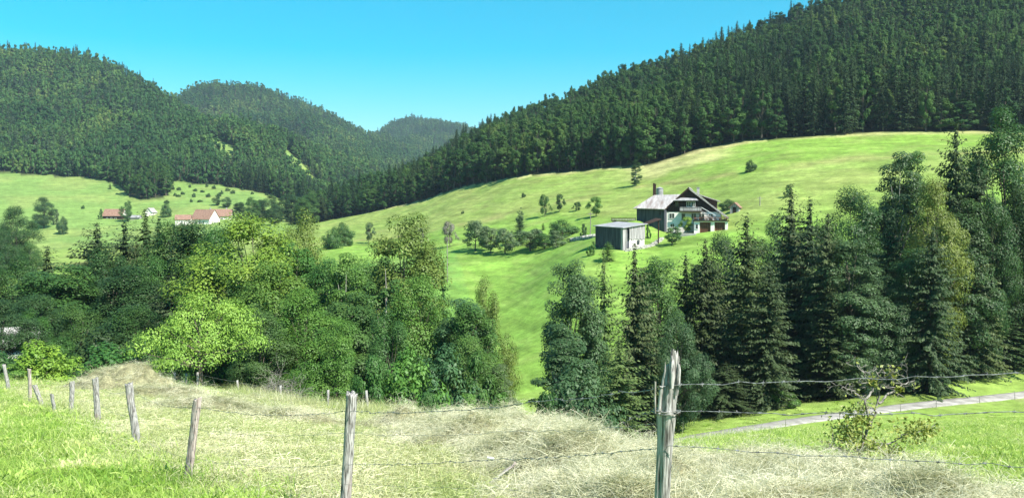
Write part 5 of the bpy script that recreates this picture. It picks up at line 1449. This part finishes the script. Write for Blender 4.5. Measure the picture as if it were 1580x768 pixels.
def build_stick():
    g0 = ground_at(747, 12.3); h0 = float(hay_depth(np.array([g0.x]), np.array([g0.y]))[0])
    a = Vector((g0.x, g0.y, g0.z + h0 + .02)); b = at(796, 714, 12.9)
    o = link('wooden_stake', post_mesh([a, a.lerp(b, .4) + Vector((0, 0, .01)), b], [.03, .034, .028], 81, 'broken', 10, .1))
    tag(o, 'broken wooden stake lying aslant in the cut hay', 'stake')
build_stick()

def simple_fence(name, label, spots, h, r, mat, wires=(.9, .5), wr=.006):
    P = []
    base = Vector((spots[0][0], spots[0][1], hz(*spots[0][:2])))
    e = empty(name, base); tag(e, label, 'fence')
    rg = random.Random(len(spots))
    for k, (x, y) in enumerate(spots):
        g = Vector((x, y, hz(x, y))) - base; lean = Vector((rg.uniform(-.1, .1), rg.uniform(-.05, .05), 0)); hh = h * rg.uniform(.85, 1.1)
        V, Q = tube([g + Vector((0, 0, -.2)), g + lean * .5 + Vector((0, 0, hh * .5)), g + lean + Vector((0, 0, hh))], [r, r * .95, r * .9], 6)
        V = np.concatenate([V, [V[-6:].mean(0)]]); m = len(V) - 1
        tri = np.array([[m - 6 + i, m - 6 + (i + 1) % 6, m] for i in range(6)])
        link('fence_post', mesh_np('fence_post', V, [Q, tri], [M[mat]], False), e); P.append((g, lean, hh))
    for f in wires:
        path = wire_path([np.array(g + l * f + Vector((0, 0, hh * f))) for g, l, hh in P], .012, kink=.01)
        V, Q = tube(path, np.full(len(path), wr), 4); link('wire', mesh_np('wire', V, Q, [M['wire']], True), e)
simple_fence('field_fence', 'thin post fence along the far edge of the mown field by the cherry tree',
             [(xat(u, y), y) for u, y in ((215, 62.5), (243, 62), (265, 61.5), (284, 61), (301, 57.5), (365, 56), (430, 52.5), (503, 49), (566, 45.5))], 1.15, .075, 'old_wood')
_rp = []
for u in (1062, 1108, 1140, 1186, 1215, 1250, 1300, 1340, 1395, 1413, 1450, 1487, 1517, 1546, 1572, 1610):
    i = int(np.argmin(np.abs(U0 + F * ROAD_C[:, 0] / ROAD_C[:, 1] - u))); c = ROAD_C[i]
    _rp.append((xat(u, c[1] - 2.3), c[1] - 2.3))
simple_fence('road_fence', 'low wire fence on thin stakes along the gravel road', _rp[::2], .9, .032, 'grey_bark', (.9, .55), .005)

# ------------------------------------------------------------------ gnarled shrub at the edge of the hay, grey dead shrub by the cherry tree
def twig_tree(name, label, mains, y, r0, leaf_spots, n_twig, tint, seed, mat='grey_bark', leaf=.05, twig=.35, n_leaf=60, depth=.35):
    """mains: list of pixel paths (u, v, depth offset); twigs branch off them"""
    rng = np.random.RandomState(seed)
    base = at(mains[0][0][0], mains[0][0][1], y)
    e = empty(name, base); tag(e, label, 'shrub')
    parts = []; ends = []
    for k, m in enumerate(mains):
        P = np.array([np.array(at(u, v, y + d * depth)) - np.array(base) for u, v, d in m])
        t = np.linspace(0, len(P) - 1, len(P) * 4); path = np.stack([np.interp(t, np.arange(len(P)), P[:, j]) for j in range(3)], 1)
        path[1:] += rng.randn(len(path) - 1, 3) * r0 * .45
        rr = np.linspace(r0 if k == 0 else r0 * .62, r0 * .16, len(path))
        parts.append(tube(path, rr, 6))
        for q in range(n_twig):
            s = rng.randint(len(path) // 4, len(path)); p = path[s].copy(); d = rng.randn(3); d[2] = abs(d[2]) * .5; d /= np.linalg.norm(d)
            L_ = twig * (.4 + .8 * rng.rand()); seg = [p]
            for z in range(4):
                d = d + rng.randn(3) * .35; d /= np.linalg.norm(d); seg.append(seg[-1] + d * L_ / 4)
            parts.append(tube(seg, np.linspace(rr[s] * .5, r0 * .06, 5), 4)); ends.append(seg[-1])
            for z in range(2):
                d2 = d + rng.randn(3) * .6; d2 /= np.linalg.norm(d2)
                s2 = [seg[2 + z], seg[2 + z] + d2 * L_ * .25, seg[2 + z] + d2 * L_ * .45 + rng.randn(3) * .02]
                parts.append(tube(s2, [r0 * .14, r0 * .09, r0 * .05], 3)); ends.append(s2[-1])
    V, Q = merge(parts)
    link('branches', mesh_np('branches', V, Q, [M[mat]], True), e)
    if leaf_spots:
        Pl = []
        for (u, v, r) in leaf_spots:
            c = np.array(at(u, v, y)) - np.array(base); k = int(n_leaf * r / 10); rm = r / F * y
            Pl.append(c + rng.randn(k, 3) * rm * np.array([.6, .6, .5]))
        Pl = np.concatenate(Pl + [np.array(ends)[::3] + rng.randn(len(ends[::3]), 3) * .02])
        Vl, Ql = cards(Pl, rng.randn(len(Pl), 3) + np.array([0, -.2, .8]), leaf * (.6 + .8 * rng.rand(len(Pl))), rng)
        lf = link('leaves', mesh_np('leaves', Vl, Ql, [M['leaf']], False, {'lv': np.repeat(rng.rand(len(Pl)), 4)}), e); lf.color = (*tint, 1); lf['kind'] = 'stuff'
    return e
twig_tree('gnarled_shrub', 'gnarled half dead shrub with sparse leaves at the hay edge',
  [[(1322, 728, 0), (1324, 700, 0), (1338, 668, .2), (1350, 640, .2), (1356, 612, .1), (1357, 585, 0), (1352, 566, 0)],
   [(1342, 660, .2), (1338, 635, -.3), (1334, 615, -.5), (1318, 604, -.8), (1300, 597, -1)],
   [(1356, 622, .1), (1372, 606, .5), (1392, 596, .8), (1408, 586, 1)],
   [(1335, 616, -.4), (1348, 600, -.2), (1340, 584, .3), (1330, 572, .4), (1306, 558, .6)],
   [(1356, 596, .1), (1370, 580, -.3), (1382, 570, -.5)],
   [(1328, 695, 0), (1352, 690, .6), (1378, 682, .9), (1400, 670, 1), (1432, 662, 1.2)],
   [(1322, 705, 0), (1300, 698, -.6), (1282, 690, -.9), (1264, 694, -1.1)],
   [(1326, 700, 0), (1312, 672, .8), (1306, 650, 1.1)],
   [(1352, 690, .6), (1372, 702, .8), (1386, 708, .9)]],
  16.6, .040, [(1312, 662, 30), (1326, 642, 22), (1304, 680, 24), (1340, 690, 18), (1405, 668, 22), (1428, 662, 16), (1348, 590, 7), (1376, 577, 7), (1388, 600, 5), (1376, 700, 16)],
  13, (.24, .28, .07), 91, n_leaf=110, leaf=.075, twig=.36)
_g = ground_at(432, 56)
_vb = HOR - _g.z * F / 56
twig_tree('dead_shrub', 'grey leafless shrub beside the cherry tree',
  [[(436, _vb, 0), (432, _vb - 16, .5), (424, _vb - 32, 0), (416, _vb - 48, .5)], [(436, _vb - 4, 0), (446, _vb - 22, -.8), (452, _vb - 42, -1)], [(434, _vb - 8, 0), (414, _vb - 22, .6), (402, _vb - 30, 1)],
   [(436, _vb - 6, 0), (428, _vb - 28, -1), (432, _vb - 56, -1.2)], [(437, _vb - 2, 0), (456, _vb - 14, .8), (464, _vb - 24, 1)]],
  56, .06, [], 26, T_GREY, 92, 'grey_bark', twig=1.3, depth=1.6)
# ------------------------------------------------------------------ the blue air of the valley: one closed box round everything
def build_haze():
    bm = bmesh.new()
    x0, x1, y0, y1, z0, z1 = -4900, 4900, -4900, 4900, -1500, 520
    vs = [bm.verts.new(p) for p in [(x0,y0,z0),(x1,y0,z0),(x1,y1,z0),(x0,y1,z0),(x0,y0,z1),(x1,y0,z1),(x1,y1,z1),(x0,y1,z1)]]
    for f in [(0,3,2,1),(4,5,6,7),(0,1,5,4),(1,2,6,5),(2,3,7,6),(3,0,4,7)]: bm.faces.new([vs[i] for i in f])
    me = bpy.data.meshes.new('haze'); bm.to_mesh(me); bm.free()
    m, nt, N, L = new_mat('haze')
    o = N.new('ShaderNodeOutputMaterial'); v = N.new('ShaderNodeVolumePrincipled')
    v.inputs['Color'].default_value = (.62, .80, 1.0, 1); v.inputs['Density'].default_value = HAZE_DENSITY
    v.inputs['Anisotropy'].default_value = 0.2
    L.new(v.outputs[0], o.inputs['Volume'])
    me.materials.append(m)
    ob = link('haze', me); tag(ob, 'pale blue haze filling the valley air', 'haze', kind='stuff')
HAZE_DENSITY = 0.00010
build_haze()
